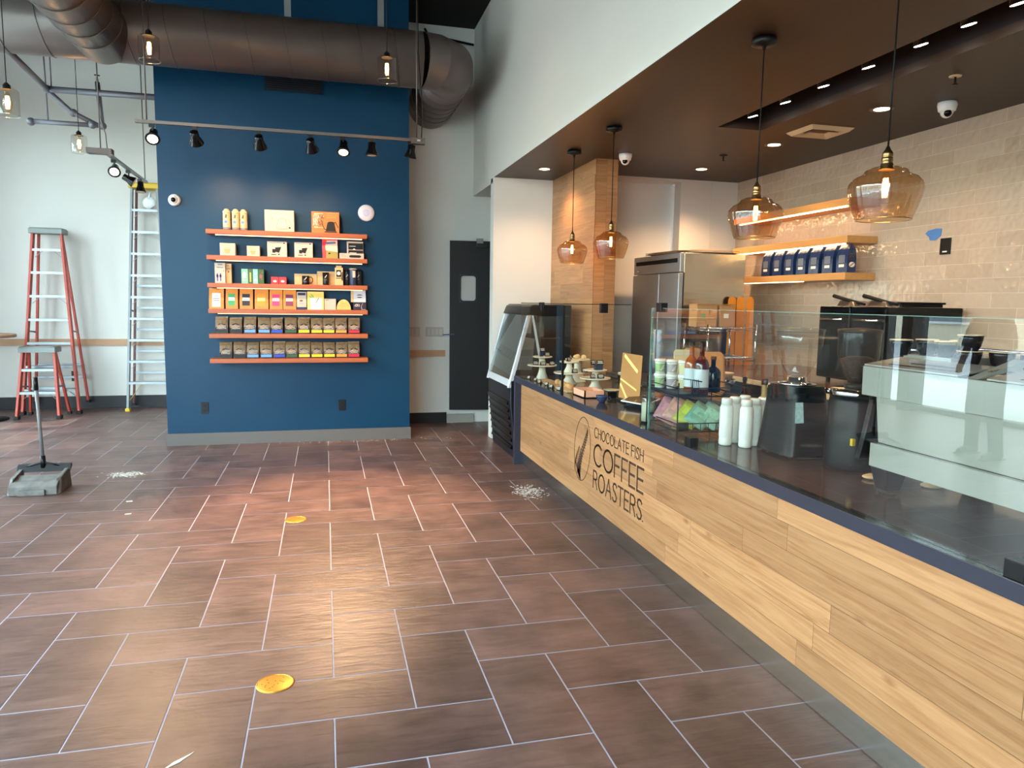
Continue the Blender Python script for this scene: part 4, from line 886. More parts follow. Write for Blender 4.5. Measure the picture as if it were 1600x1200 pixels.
for si, (zs, starts, shelf) in enumerate(((SZ[4], [-1.098, -.962, -.822, -.683, -.556, -.418, -.282, -.152, -.026, .102, .236], 'upper row'), (SZ[5], [-1.066, -.930, -.800, -.668, -.538, -.412, -.282, -.155, -.026, .103, .230], 'bottom row'))):
    for i, x0 in enumerate(starts):
        nm, rgb = cols[i]; w = .124
        if i < 2: lb = 'coffee bag with a black strip, %s in the %s of bags' % (ordn[i], shelf)
        elif nm in ('light blue', 'yellow'): lb = 'coffee bag with a %s strip, %s in the %s' % (nm, ordn[i], shelf)
        else: lb = 'coffee bag with the only %s strip in the %s of bags' % (nm, shelf)
        coffee_bag(lb, x0, w, zs, cols[i], 100*si+i, 'coffee bags on the blue wall')
# outlets on the blue wall and switches by the door
for x, lb in ((-1.25, 'black wall outlet low on the blue wall, toward its left edge'), (.165, 'black wall outlet low on the blue wall under the shelf right end')):
    t = thing('wall_outlet', lb, 'outlet', (x, 8.13, .40)); MB().box(x-.038, 8.122, .335, x+.038, 8.13, .455).build('plate', blk, t, bevel=.003)
    b = MB()
    for zz in (.37, .42): b.box(x-.017, 8.119, zz-.016, x+.017, 8.122, zz+.016)
    b.build('socket', mat('socket_black', (8, 8, 9), .5), t)
swm = mat('ivory_plate', (176, 168, 162), .4)
for x, n_, lb in ((1.06, 3, 'ivory switch plate nearer the blue wall'), (1.335, 4, 'ivory four-gang switch plate nearer the dark door')):
    t = thing('light_switch', lb, 'light switch', (x, 9.1, 1.17)); w = .05*n_+.03
    MB().box(x-w/2, 9.092, 1.105, x+w/2, 9.1, 1.225).build('plate', swm, t, bevel=.002)
    for q in range(n_):
        cx_ = x-w/2+.04+q*.05; MB().box(cx_-.016, 9.088, 1.13, cx_+.016, 9.092, 1.2).build('rocker', mat('ivory_rocker', (190, 182, 176), .4), t, bevel=.001)
t = thing('wall_outlet', 'black outlet on the white wall between the red ladder legs', 'outlet', (-3.36, 11.1, .46)); MB().box(-3.40, 11.09, .38, -3.32, 11.1, .52).build('plate', blk, t, bevel=.002)
# ================================================================ LADDERS
redf = mat('red_fibreglass', (176, 62, 48), .45, noise=.15, nscale=12); capg = mat('grey_cap', (128, 134, 132), .5, noise=.15); yelm = mat('yellow_plastic', (206, 168, 40), .45); rubber = mat('rubber_foot', (40, 38, 38), .7); greyf = mat('grey_fibreglass', (136, 142, 148), .45)
def stepladder(name, label, X, yf, yb, yt, ztop, wb, wt, n, zsteps, rail, cap, backz=0.0, foot=None, inner=None, capm=None, bracez=(), bh=()):
    """front feet at y = yf, rear feet at yb, cap at yt; X is the centre; rails taper from wb to wt"""
    t = thing(name, label, 'step ladder', (X, (yf+yb)/2, 0)); zc = ztop-.07
    for s in (-1, 1):
        a = Vector((X+s*wb/2, yf, .02)); z = Vector((X+s*wt/2, yt-.05, zc))
        o = MB().bar(a, z, .028, .075, 0, side=(1, 0, 0)).build('front_rail', rail, t, bevel=.002)
        a2 = Vector((X+s*(wb/2-.01), yb, backz+.02)); z2 = Vector((X+s*(wt/2-.03), yt+.06, zc))
        MB().bar(a2, z2, .025, .045, 0, side=(1, 0, 0)).build('rear_rail', rail if inner is None else inner, t, bevel=.002)
        MB().box(a.x-.028, yf-.05, 0, a.x+.028, yf+.04, .045).build('foot', foot or rubber, t, bevel=.004)
        MB().box(a2.x-.022, yb-.03, backz, a2.x+.022, yb+.03, backz+.035).build('foot', rubber, t, bevel=.003)
    def at(z):
        f_ = (z-.02)/(zc-.02); return wb+(wt-wb)*f_, yf+(yt-.05-yf)*f_
    for k, z in enumerate(zsteps):
        w, y = at(z); b = MB().box(X-w/2+.014, y-.04, z-.006, X+w/2-.014, y+.045, z).box(X-w/2+.014, y-.042, z-.032, X+w/2-.014, y-.038, z).box(X-w/2+.014, y+.043, z-.02, X+w/2-.014, y+.046, z)
        so_ = b.build('step', alu, t)
        if k in bracez:
            for s in (-1, 1): MB().bar((X+s*(w/2-.02), y+.02, z-.11), (X+s*(w/2-.12), y+.02, z-.02), .02, .003, side=(0, 1, 0)).build('step_brace', alu, so_)
    for z in bh:
        f_ = (z-backz)/(zc-backz); y = yb+(yt+.06-yb)*f_; w = (wb-.02)+(wt-.06-wb+.02)*f_
        MB().bar((X-w/2, y, z), (X+w/2, y, z), .012, .03, side=(0, 1, 0)).build('rear_brace', alu, t)
    b = MB().box(X-wt/2-.03, yt-.13, ztop-.075, X+wt/2+.03, yt+.11, ztop-.012).box(X-wt/2-.02, yt-.12, ztop-.012, X+wt/2+.02, yt+.10, ztop)
    b.build('top_cap', capm or cap, t, bevel=.008)
    f_ = .45; w, y = at(ztop*f_); yb_ = yb+(yt+.06-yb)*f_
    for s in (-1, 1): MB().bar((X+s*(w/2+.004), y, ztop*f_), (X+s*(w/2+.004), yb_, ztop*f_-.03), .004, .022, side=(1, 0, 0)).build('spreader', alu, t)
    return t
stepladder('step_ladder', 'tall red step ladder with grey cap, folded and leaning on the white wall', -3.50, 10.58, 11.0, 10.85, 2.425, .66, .33, 7, [.335, .64, .945, 1.25, 1.555, 1.86, 2.155], redf, capg, backz=.09, bracez=(0, 4, 6), bh=(.45, .62))
stepladder('step_ladder', 'short red step ladder with grey cap standing before the tall red one', -3.52, 10.19, 10.60, 10.38, .91, .475, .355, 2, [.345, .63], redf, capg, bracez=(0,), bh=(.35, .6))
t = stepladder('step_ladder', 'tallest grey ladder with yellow top and foot, half hidden by the blue wall', -2.33, 10.72, 11.0, 10.93, 3.07, .58, .31, 9, [.40+.29*i for i in range(9)], greyf, yelm, backz=.04, foot=yelm, inner=mat('maroon_inner_rail', (96, 52, 54), .5), bracez=(1, 2, 3, 4, 5, 6, 7, 8), bh=(.5, .8, 1.1, 1.4, 1.7))
MB().bar((-2.60, 10.72, .14), (-2.44, 10.70, .36), .03, .004, side=(0, 1, 0)).build('yellow_brace', yelm, t)
t = thing('plastic_bag', 'white plastic bag hanging under the tall grey ladder top', 'bag', (-2.27, 10.86, 2.85))
b = MB().ball((-2.27, 10.84, 2.81), .085, n=10, sc=(1, .5, .9)); rr = random.Random(3); b.v = [(x+rr.uniform(-.008, .008), y+rr.uniform(-.008, .008), z+rr.uniform(-.008, .008)) for x, y, z in b.v]; b.tube([(-2.27, 10.84, 2.87), (-2.26, 10.85, 2.95)], [.02, .006], 8); b.build('bag', mat('thin_white_plastic', (220, 226, 230), .3), t)
# bar table at the left edge
t = thing('bar_table', 'high round table with wooden top and black pedestal at the left edge', 'table', (-4.13, 10.2, 0)); 
MB().lathe([(.39, 1.03), (.40, 1.036), (.40, 1.062), (.39, 1.068)], 48, (-4.13, 10.2, 0)).build('tabletop', railwood, t)
MB().lathe([(.03, .02), (.03, 1.0), (.09, 1.03)], 20, (-4.13, 10.2, 0)).build('pedestal', blkm, t); MB().lathe([(.27, 0), (.27, .012), (.10, .03), (.03, .05)], 40, (-4.13, 10.2, 0)).build('base', blkm, t)
# lobby dustpan
dusty = mat('dusty_black_plastic', (74, 74, 76), .75, noise=.4, nscale=14, c2=(132, 128, 122)); rim_ = mat('pan_rim', (40, 40, 42), .6)
t = thing('lobby_dustpan', 'dusty black upright dustpan with a long grey handle on the floor', 'dustpan', (-2.23, 6.4, 0)); t.rotation_euler = (0, 0, .0)
X0, X1, YF_, YB_ = -2.43, -2.05, 6.27, 6.56
b = MB(); cs = [(YF_, .0), (YF_+.01, .075), (YF_+.09, .115), (YF_+.10, .105), (YB_-.06, .11), (YB_, .15), (YB_+.01, .145), (YB_+.01, 0)]
# hopper box with a sloping, stepped front
b.prism([(6.27, 0), (6.27, .07), (6.33, .10), (6.37, .10), (6.46, .125), (6.49, .03), (6.56, .03), (6.56, 0)], lambda u, v: (X0+.02, u, v), (X1-X0-.04, 0, 0))
b.hexa([(X0, 6.30, 0), (X0+.03, 6.26, 0), (X0+.03, 6.56, 0), (X0, 6.56, 0), (X0+.01, 6.36, .12), (X0+.04, 6.33, .12), (X0+.04, 6.56, .16), (X0+.01, 6.56, .16)])
b.hexa([(X1-.03, 6.26, 0), (X1, 6.30, 0), (X1, 6.56, 0), (X1-.03, 6.56, 0), (X1-.04, 6.33, .12), (X1-.01, 6.36, .12), (X1-.01, 6.56, .16), (X1-.04, 6.56, .16)])
b.box(X0+.09, 6.25, .0, X1-.1, 6.28, .045); b.build('pan', dusty, t, bevel=.006)
MB().prism([(6.52, .13), (6.57, .16), (6.575, .19), (6.55, .185)], lambda u, v: (X0-.005, u, v), (X1-X0+.01, 0, 0)).build('hood', rim_, t, bevel=.003)
MB().tube([(-2.37, 6.55, .17), (-2.31, 6.55, .19), (-2.25, 6.55, .205), (-2.19, 6.55, .19), (-2.13, 6.55, .17)], .008, 8).tube([(-2.25, 6.55, .16), (-2.25, 6.55, .26)], .02, 12).build('yoke', blk, t)
MB().tube([(-2.25, 6.55, .24), (-2.26, 6.53, .82)], .0135, 12).build('handle', mat('grey_handle', (112, 110, 112), .35), t); MB().tube([(-2.26, 6.53, .80), (-2.262, 6.528, .905)], .0175, 12).build('grip', blk, t)
# floor cleanout covers
brs = mat('brass_cover', (206, 150, 60), .35, metal=.7, noise=.15, nscale=30)
for x, y, r_, lb in ((-.221, 2.941, .075, 'round brass floor cover nearest the viewer'), (-.225, 5.212, .075, 'round brass floor cover farther off in the warm light')):
    t = thing('floor_cover', lb, 'floor drain cover', (x, y, 0)); MB().lathe([(r_, -.001), (r_, .0022), (r_-.004, .003), (.001, .003)], 40, (x, y, 0)).build('plate', brs, t)
    MB().tube([(x+(r_-.006)*math.cos(2*PI*i/32), y+(r_-.006)*math.sin(2*PI*i/32), .003) for i in range(32)], .0012, 5, closed=True).build('ring', mat('bright_brass', (236, 190, 96), .25, metal=.9), t)
    b = MB(); rr = random.Random(9)
    for q in range(14): a = rr.uniform(0, 6.28); d_ = rr.uniform(.01, .055); b.lathe([(.003, .003), (.003, .0035)], 8, (x+d_*math.cos(a), y+d_*math.sin(a), 0))
    b.build('rivet', mat('dark_brass', (96, 60, 30), .5, metal=.5), t)
# plaster dust and paper scraps
dustm = mat('plaster_dust', (214, 206, 196), .9)
def litter(name, label, cx_, cy_, sx_, sy_, n, seed, big=.012):
    rr = random.Random(seed); b = MB()
    for q in range(n):
        x = cx_+rr.gauss(0, sx_); y = cy_+rr.gauss(0, sy_); r_ = rr.uniform(.0015, big)*rr.random(); k = rr.randint(4, 6)
        b.prism([(x+r_*math.cos(2*PI*i/k+q), y+r_*.7*math.sin(2*PI*i/k+q)) for i in range(k)], lambda u, v: (u, v, .0002), (0, 0, .0012))
    o = b.build(name, dustm, None); o['kind'] = 'stuff'; return tag(o, label, 'debris')
litter('plaster_dust', 'pile of pale plaster crumbs right of the dustpan', -1.72, 6.88, .07, .05, 420, 1, .016)
litter('plaster_dust', 'pale plaster dust scattered on the floor by the counter base', 1.62, 5.62, .07, .09, 420, 2, .014)
litter('plaster_dust', 'fine pale crumbs scattered along the blue wall base', .3, 8.06, .45, .03, 160, 4, .012)
def scrap(label, pts_, m=dustm):
    o = MB().prism(pts_, lambda u, v: (u, v, .0003), (0, 0, .0015)).build('paper_scrap', m, None); tag(o, label, 'scrap')
scrap('small pale scrap on the floor at the bottom of the picture', [(.515, 2.20), (.545, 2.195), (.56, 2.17), (.55, 2.155), (.53, 2.17)])
scrap('thin white sliver on the tile left of the near brass cover', [(-.55, 2.45), (-.50, 2.485), (-.46, 2.535), (-.52, 2.49)])
scrap('white scrap on the floor below the dust pile', [(-1.50, 5.95), (-1.46, 5.96), (-1.45, 5.94), (-1.49, 5.935)])
scrap('tiny white scrap on the floor below the larger one', [(-1.42, 5.60), (-1.38, 5.61), (-1.38, 5.59), (-1.42, 5.585)])
# ================================================================ GRAB-AND-GO COOLER
def mx(*a, **k): return mat(*a, **k)
t = thing('display_cooler', 'black open display cooler with sloping silver-framed glass, beside the counter end', 'display cooler', (2.05, 7.3, 0))
cy0, cy1 = 6.80, 7.78; silv = mat('bright_silver', (214, 220, 226), .35, metal=.4)
sideprof = [(1.80, .0), (1.745, .12), (1.745, .78), (2.36, .78), (2.36, 0)]
b = MB().prism([(1.80, 0), (1.79, .15), (1.745, .55), (1.74, .80), (2.36, .80), (2.36, 0)], lambda u, v: (u, cy0, v), (0, cy1-cy0, 0)); b.build('base_cabinet', mat('cooler_black', (22, 23, 30), .3), t, bevel=.012)
b = MB()
for k in range(7):
    z = .10+k*.075; x = 1.79-.045*(z-.15)/.4 if z > .15 else 1.79
    b.prism([(x-.022, z), (x-.01, z+.03), (x+.03, z+.045), (x+.03, z-.02)], lambda u, v: (u, cy0+.06, v), (0, cy1-cy0-.12, 0))
b.build('front_grille', blkgloss, t)
MB().prism([(2.24, .80), (2.36, .80), (2.36, 1.53), (2.30, 1.53)], lambda u, v: (u, cy0+.01, v), (0, cy1-cy0-.02, 0)).build('back_panel', mat('cooler_back', (12, 12, 14), .5), t)
MB().prism([(1.90, 1.43), (1.935, 1.515), (1.97, 1.535), (2.36, 1.535), (2.36, 1.42)], lambda u, v: (u, cy0, v), (0, cy1-cy0, 0)).build('canopy', blk, t, bevel=.012)
MB().prism([(1.738, .80), (1.75, .80), (1.925, 1.43), (1.913, 1.43)], lambda u, v: (u, cy0+.03, v), (0, cy1-cy0-.06, 0)).build('front_glass', gls, t)
for yy in (cy0, cy1-.04):
    MB().prism([(1.720, .72), (1.758, .72), (1.945, 1.43), (1.907, 1.43)], lambda u, v: (u, yy, v), (0, .04, 0)).build('frame_strut', silv, t, bevel=.003)
MB().prism([(1.95, 1.43), (1.97, 1.43), (2.10, .80), (2.075, .80)], lambda u, v: (u, cy0, v), (0, .02, 0)).build('side_strut', silv, t)
MB().prism([(1.76, .80), (1.935, 1.42), (2.24, 1.42), (2.24, .80)], lambda u, v: (u, cy0+.012, v), (0, .005, 0)).build('side_glass', gls, t)
MB().prism([(1.722, .735), (1.738, .735), (1.75, .80), (1.735, .80)], lambda u, v: (u, cy0+.04, v), (0, cy1-cy0-.08, 0)).build('lower_rail', silv, t)
MB().lathe([(.022, 0), (.022, .006), (.001, .007)], 20, (1.735, 7.2, .745), 0, Vector((-1, 0, .2)).to_track_quat('Z', 'Y').to_matrix()).build('badge', chrome, t)
MB().box(1.99, cy0+.03, 1.2, 2.26, cy1-.03, 1.212).build('shelf', mat('cooler_shelf', (60, 60, 64), .4), t)
MB().prism([(1.765, .80), (1.77, .80), (1.942, 1.43), (1.937, 1.43)], lambda u, v: (u, cy0+.06, v), (0, cy1-cy0-.12, 0)).build('night_curtain', mat('grey_night_curtain', (84, 82, 80), .3, noise=.35, nscale=4, stretch=(.2, 6, .2)), t)
for y, lb in ((6.98, 'pale bottle in the black cooler, nearer the glass case'), (7.2, 'pale bottle in the black cooler, farther in')):
    tag(MB().lathe([(.032, 0), (.034, .01), (.034, .12), (.014, .16), (.014, .19), (.016, .19), (.016, .205), (.001, .206)], 20, (2.1, y, 1.213)).build('drink_bottle', mat('milk_tea', (150, 136, 130), .4), None, loc=(2.1, y, 1.213)), lb, 'bottle', 'bottles in the cooler')

# ================================================================ PASTRY CASE CONTENT
ceram = mat('ivory_ceramic', (222, 212, 192), .3); wood_l = mat('pale_board', (206, 168, 124), .5, noise=.2, nscale=8, stretch=(1, 6, 6)); cardb = mat('menu_card_black', (22, 23, 28), .5); cnavy = mat('navy_card', (38, 54, 80), .5)
def cakestand(name, label, x, y, tiers, foot_r):
    t = thing(name, label, 'cake stand', (x, y, CT))
    z0 = CT+.001
    for k, (r_, z) in enumerate(tiers):
        MB().lathe([(.03, z-.012), (r_-.01, z-.006), (r_, z-.002), (r_, z+.006), (r_-.006, z+.003), (.001, z+.001)], 36, (x, y, 0)).build('plate', ceram, t)
        MB().lathe([(foot_r*(1 if k == 0 else .7), z0), (foot_r*(.92 if k == 0 else .66), z0+.008), (.034-.008*k, z0+(z-z0)*.55), (.028-.006*k, z-.012)], 28, (x, y, 0)).build('pedestal', ceram, t); z0 = z+.003
    return t
A = cakestand('cake_stand', 'two-tier ivory cake stand at the far left of the pastry case', 1.925, 6.33, [(.135, .985), (.09, 1.062)], .06)
B = cakestand('cake_stand', 'two-tier ivory cake stand behind the black corner post of the pastry case', 2.045, 5.92, [(.135, .955), (.085, 1.05)], .07)
Cc = cakestand('cake_stand', 'single ivory cake stand with pale pastries at the back of the case', 2.185, 6.10, [(.11, 1.055)], .08)
D = cakestand('cake_stand', 'two-tier ivory cake stand at the right end of the pastry case', 2.125, 5.50, [(.125, .952), (.095, 1.018)], .062)
def card(x, y, z, w=.045, h=.036, rz=0, m=cardb, label='', seed=0, y_t=.014):
    t = thing('menu_card', label, 'menu card', (x, y, z), 'black menu cards in the pastry case'); rr = random.Random(seed)
    MB().hexa([(-w/2, 0, 0), (w/2, 0, 0), (w/2, .02, 0), (-w/2, .02, 0), (-w/2, y_t, h), (w/2, y_t, h), (w/2, y_t+.001, h), (-w/2, y_t+.001, h)]).build('card', m, t, local=True)
    b = MB()
    for q in range(3):
        v = h*(.75-.22*q); a = rr.uniform(.05, .2)*w
        b.prism([(-w/2+a, v-.0015), (w/2-a*rr.uniform(.7, 1.6), v-.0015), (w/2-a, v+.0025), (-w/2+a, v+.0025)], lambda u, vv: (u, y_t*vv/h-.0008, vv), (0, -.0006, 0))
    b.build('chalk_writing', inkw, t, local=True); t.rotation_euler = (0, 0, rz)
    return t
for k, (x, y, z, rz, w, lb) in enumerate(((1.845, 6.27, .992, -.2, .05, 'menu card at the left edge of the far-left cake stand'), (1.90, 6.215, .992, .0, .055, 'menu card at the front of the far-left cake stand lower plate'), (1.99, 6.23, .992, .1, .05, 'menu card at the right of the far-left cake stand lower plate'),
     (1.915, 6.29, 1.111, .05, .045, 'menu card raised on a navy block on the far-left stand'), (1.955, 6.27, 1.07, .0, .042, 'menu card on the upper plate of the far-left stand, right of the navy block'),
     (2.03, 5.87, 1.058, .6, .04, 'menu card on the upper plate behind the corner post'), (2.105, 6.04, 1.063, .9, .04, 'menu card at the left of the single stand with pale pastries'), (2.06, 5.80, .962, .2, .05, 'menu card on the lower plate just right of the corner post'),
     (2.17, 5.86, .962, .1, .055, 'menu card on the lower plate edge between the two middle stands'), (2.075, 5.41, .959, .2, .04, 'menu card at the left of the right stand lower plate'), (2.135, 5.395, .959, -.1, .055, 'menu card at the front of the right stand lower plate'),
     (2.09, 5.45, 1.067, .1, .04, 'menu card behind the highest card of the right stand'), (2.135, 5.42, 1.068, -.1, .055, 'highest menu card, on a navy block of the right stand'))):
    card(x, y, z+.0005, w=w, rz=rz, label=lb, seed=k)
tag(MB().box(1.895, 6.30, 1.0685, 1.925, 6.33, 1.110).build('display_block', cnavy, None, loc=(1.91, 6.31, 1.0685)), 'small navy block holding a menu card on the far-left cake stand', 'block')
tag(MB().box(2.10, 5.435, 1.0245, 2.165, 5.475, 1.066).build('display_block', cnavy, None, loc=(2.13, 5.45, 1.0245)), 'navy block holding two menu cards on the right cake stand', 'block')
for k in range(6):
    y = 6.36-k*.17; card(1.80+.012*(k % 2), y, CT+.0005, w=.04, h=.03, rz=-1.2, label=['black menu card at the far end of the row along the front glass', 'second menu card from the far end along the front glass', 'third menu card from the far end along the front glass', 'third menu card from the near end along the front glass', 'second menu card from the near end along the front glass', 'menu card nearest the corner post along the front glass'][k], seed=40+k)
tr = thing('pastry_tray', 'long pale wooden board with pastries inside the glass case', 'tray', (1.90, 5.8, CT)); MB().box(1.835, 5.36, CT+.0005, 1.965, 6.22, CT+.014).build('board', wood_l, tr, bevel=.002)
rr = random.Random(5); pst = mat('baked_pastry', (206, 158, 96), .6, noise=.35, nscale=30, bump=.6, bscale=60); pst2 = mat('pale_pastry', (222, 190, 140), .6, noise=.2, nscale=30)
def pastry(x, y, z, s, m, lb, grp): tag(MB().ball((0, 0, s*.42), s*.42/1.0, n=8, sc=(1.2, 1.0, 1)).build('pastry', m, None, loc=None), lb, 'pastry', grp).location = (x, y, z)
for k in range(5): pastry(1.895+.01*(k % 2), 5.42+k*.085+.02, CT+.0145, .055, pst, ['golden pastry nearest the corner post on the pale board', 'second golden pastry on the pale board', 'third golden pastry on the pale board', 'fourth golden pastry on the pale board', 'farthest golden pastry on the pale board'][k], 'pastries on the board')
for k, (x, y) in enumerate(((2.16, 6.08), (2.23, 6.07), (2.2, 6.15))): pastry(x, y, 1.0575, .05, pst2, ['pale pastry at the left of the single cake stand', 'pale pastry at the right of the single cake stand', 'pale pastry at the back of the single cake stand'][k], 'pale pastries on the single stand')
t = thing('pastry_plate', 'small plate of croissant pieces at the foot of the right cake stand', 'plate', (2.17, 5.36, CT)); MB().lathe([(.04, .001), (.07, .012), (.07, .014), (.001, .008)], 28, (2.235, 5.40, CT)).build('plate', ceram, t)
t = thing('sugar_caddy', 'dark cup of white sugar packets behind the slanted display screen', 'cup', (2.42, 5.6, CT)); MB().lathe([(.04, 0), (.055, .11), (.05, .11), (.04, .02), (.001, .02)], 24, (2.42, 5.6, CT+.001)).build('cup', blk, t)
b = MB(); 
for k in range(12): a = k*.52; b.hexa([(2.42+.03*math.cos(a)-.012, 5.6+.03*math.sin(a)-.002, CT+.05), (2.42+.03*math.cos(a)+.012, 5.6+.03*math.sin(a)-.002, CT+.05), (2.42+.03*math.cos(a)+.012, 5.6+.03*math.sin(a)+.002, CT+.05), (2.42+.03*math.cos(a)-.012, 5.6+.03*math.sin(a)+.002, CT+.05), (2.42+.04*math.cos(a)-.012, 5.6+.04*math.sin(a)-.002, CT+.128), (2.42+.04*math.cos(a)+.012, 5.6+.04*math.sin(a)-.002, CT+.128), (2.42+.04*math.cos(a)+.012, 5.6+.04*math.sin(a)+.002, CT+.13), (2.42+.04*math.cos(a)-.012, 5.6+.04*math.sin(a)+.002, CT+.13)])
b.build('sugar_packets', wht, t)['kind'] = 'stuff'
pk = mat('pink_wood', (216, 158, 128), .5, noise=.12, nscale=8, stretch=(6, 1, 6))
t = thing('wooden_box', 'small pinkish open wooden box with coffee beans before the glass case', 'box', (1.93, 5.15, CT)); b = MB(); x0, x1, y0, y1, z0, z1 = 1.855, 2.02, 5.01, 5.265, CT+.001, CT+.055
b.box(x0, y0, z0, x1, y0+.01, z1).box(x0, y1-.01, z0, x1, y1, z1).box(x0, y0, z0, x0+.01, y1, z1).box(x1-.01, y0, z0, x1, y1, z1).box(x0, y0, z0, x1, y1, z0+.008); b.build('box', pk, t)
b = MB(); [b.ball((rr.uniform(x0+.03, x1-.03), rr.uniform(y0+.03, y1-.03), z0+.03), .012, n=5, sc=(1, 1, .6)) for _ in range(30)]; b.build('candy', pst, t)['kind'] = 'stuff'
t = thing('coffee_cup', 'small dark blue cup with a handle on the counter', 'cup', (1.91, 4.80, CT)); cb2 = mat('navy_glaze', (48, 56, 84), .2)
MB().lathe([(.020, 0), (.022, .004), (.034, .02), (.042, .042), (.044, .05), (.041, .05), (.032, .022), (.001, .014)], 32, (1.91, 4.80, CT+.0005)).build('cup', cb2, t); MB().tube([(1.948, 4.79, CT+.04), (1.966, 4.785, CT+.04), (1.972, 4.783, CT+.028), (1.96, 4.786, CT+.014), (1.942, 4.79, CT+.014)], .0035, 8).build('handle', cb2, t)
MB().lathe([(.036, .04), (.001, .041)], 24, (1.91, 4.80, CT)).build('contents', mat('tan_foam', (206, 176, 150), .6), t)
tag(MB().box(2.06, 5.02, CT+.001, 2.115, 5.06, CT+.045).build('black_tag', blk, None, loc=(2.09, 5.04, CT)), 'small black block beside the plate at the foot of the cake stands', 'block')
# register
t = thing('register_display', 'tall slanted tan display screen standing behind the small tablet on the counter', 'display', (2.10, 4.75, CT))
A0, A1, B1, B0 = Vector((1.985, 4.68, CT+.055)), Vector((2.11, 4.60, CT+.03)), Vector((2.215, 4.80, CT+.335)), Vector((2.095, 4.88, CT+.352))
nv_ = (A1-A0).cross(B0-A0).normalized()
fu = lambda u, v: A0+(A1-A0)*u+(B0-A0)*v+((B1-A1)-(B0-A0))*u*v
MB().prism([(0, 0), (1, 0), (1, 1), (0, 1)], fu, -nv_*.012).build('screen', mat('tan_screen', (176, 132, 84), .12, noise=.12, nscale=5), t, bevel=.002)  # warm room reflection put into the screen's tan colour
yl = mat('painted_yellow_reflection', (246, 210, 110), .3, emit=(1, .8, .3), es=.6)  # glowing yellow lines painted on, standing in for mirrored shelf lights
for nm, sg, w in (('upper_painted_reflection', [(.14, .93), (.78, .63)], .07), ('middle_painted_reflection', [(.03, .40), (.80, .22)], .03), ('lower_painted_reflection', [(.05, .28), (.36, .03)], .05)):
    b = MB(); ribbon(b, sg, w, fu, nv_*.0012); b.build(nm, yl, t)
MB().bar((2.12, 4.80, CT+.0), (2.13, 4.82, CT+.17), .06, .03).box(2.06, 4.74, CT+.001, 2.20, 4.90, CT+.014).build('stand', blk, t)
t = thing('payment_tablet', 'small flat tablet with pale rim on a black base before the slanted screen', 'tablet', (2.06, 4.55, CT))
MB().hexa([(1.97, 4.60, CT+.035), (2.07, 4.40, CT+.030), (2.22, 4.50, CT+.055), (2.10, 4.70, CT+.062), (1.97, 4.60, CT+.041), (2.07, 4.40, CT+.036), (2.22, 4.50, CT+.061), (2.10, 4.70, CT+.068)]).build('rim', wht, t)
MB().hexa([(1.982, 4.60, CT+.0415), (2.072, 4.415, CT+.0365), (2.207, 4.503, CT+.0610), (2.10, 4.687, CT+.0680), (1.982, 4.60, CT+.0425), (2.072, 4.415, CT+.0375), (2.207, 4.503, CT+.0620), (2.10, 4.687, CT+.0690)]).build('screen', mat('warm_dark_screen', (70, 50, 40), .08), t)
MB().hexa([(1.99, 4.60, CT+.001), (2.08, 4.44, CT+.001), (2.20, 4.52, CT+.001), (2.10, 4.66, CT+.001), (2.02, 4.58, CT+.032), (2.08, 4.48, CT+.03), (2.17, 4.53, CT+.045), (2.10, 4.62, CT+.05)]).build('base', blk, t)
t = thing('cup_sleeve_stack', 'stack of brown ridged cup sleeves behind the slanted screen', 'cup sleeves', (2.25, 4.55, CT)); b = MB()
for k in range(14): b.lathe([(.030, .003+k*.011), (.034, .012+k*.011)], 20, (2.27, 4.62, CT))
b.build('sleeves', mat('brown_sleeve', (170, 96, 44), .6), t)
# ================================================================ WIRE RACK NEAR THE GLASS END
wire = mat('black_wire', (22, 22, 24), .4)
t = thing('wire_rack', 'black two-level wire rack behind the left end of the long glass', 'rack', (2.0, 3.62, CT))
b = MB(); RX0, RX1, RY0, RY1 = 1.805, 2.22, 3.45, 3.83
for x in (RX0, RX1):
    for y in (RY0, RY1): b.tube([(x, y, CT), (x, y, 1.15 if x == RX0 else 1.10)], .004, 6)
for z in (.885, 1.075):
    b.tube([(RX0, RY0, z), (RX1, RY0, z), (RX1, RY1, z), (RX0, RY1, z)], .004, 6, closed=True)
    for k in range(9): b.tube([(RX0+.046*k+.02, RY0, z), (RX0+.046*k+.02, RY1, z)], .002, 5)
    b.tube([(RX0, RY0, z+.045), (RX1, RY0, z+.045), (RX1, RY1, z+.045), (RX0, RY1, z+.045)], .003, 6, closed=True)
for k in range(10): b.tube([(RX0+.0461*k, RY0, .885), (RX0+.0461*k, RY0, .93)], .002, 5)
b.tube([(1.885, RY0, 1.07), (1.885, RY0, 1.165), (1.885, RY0+.1, 1.16)], .003, 6)
for k in range(5): b.tube([(1.885+.011*k, RY0, 1.07), (1.885+.011*k, RY0+.02, 1.165)], .0018, 5)
b.tube([(1.885, RY0, 1.165), (1.94, RY0, 1.155)], .003, 6); b.build('wire_frame', wire, t)
MB().box(RX0+.01, RY0+.005, .889, RX0+.07, RY0+.02, .935).build('price_holder', blk, t)
MB().box(RX0+.008, RY0+.008, 1.078, 1.98, RY1-.008, 1.09).build('shelf_tray', mat('dark_tray', (40, 34, 32), .4), t)
cupw = mat('paper_tub', (226, 222, 212), .5); tubc = [((150, 178, 116), 'green'), ((172, 158, 160), 'mauve'), ((198, 186, 140), 'olive')]
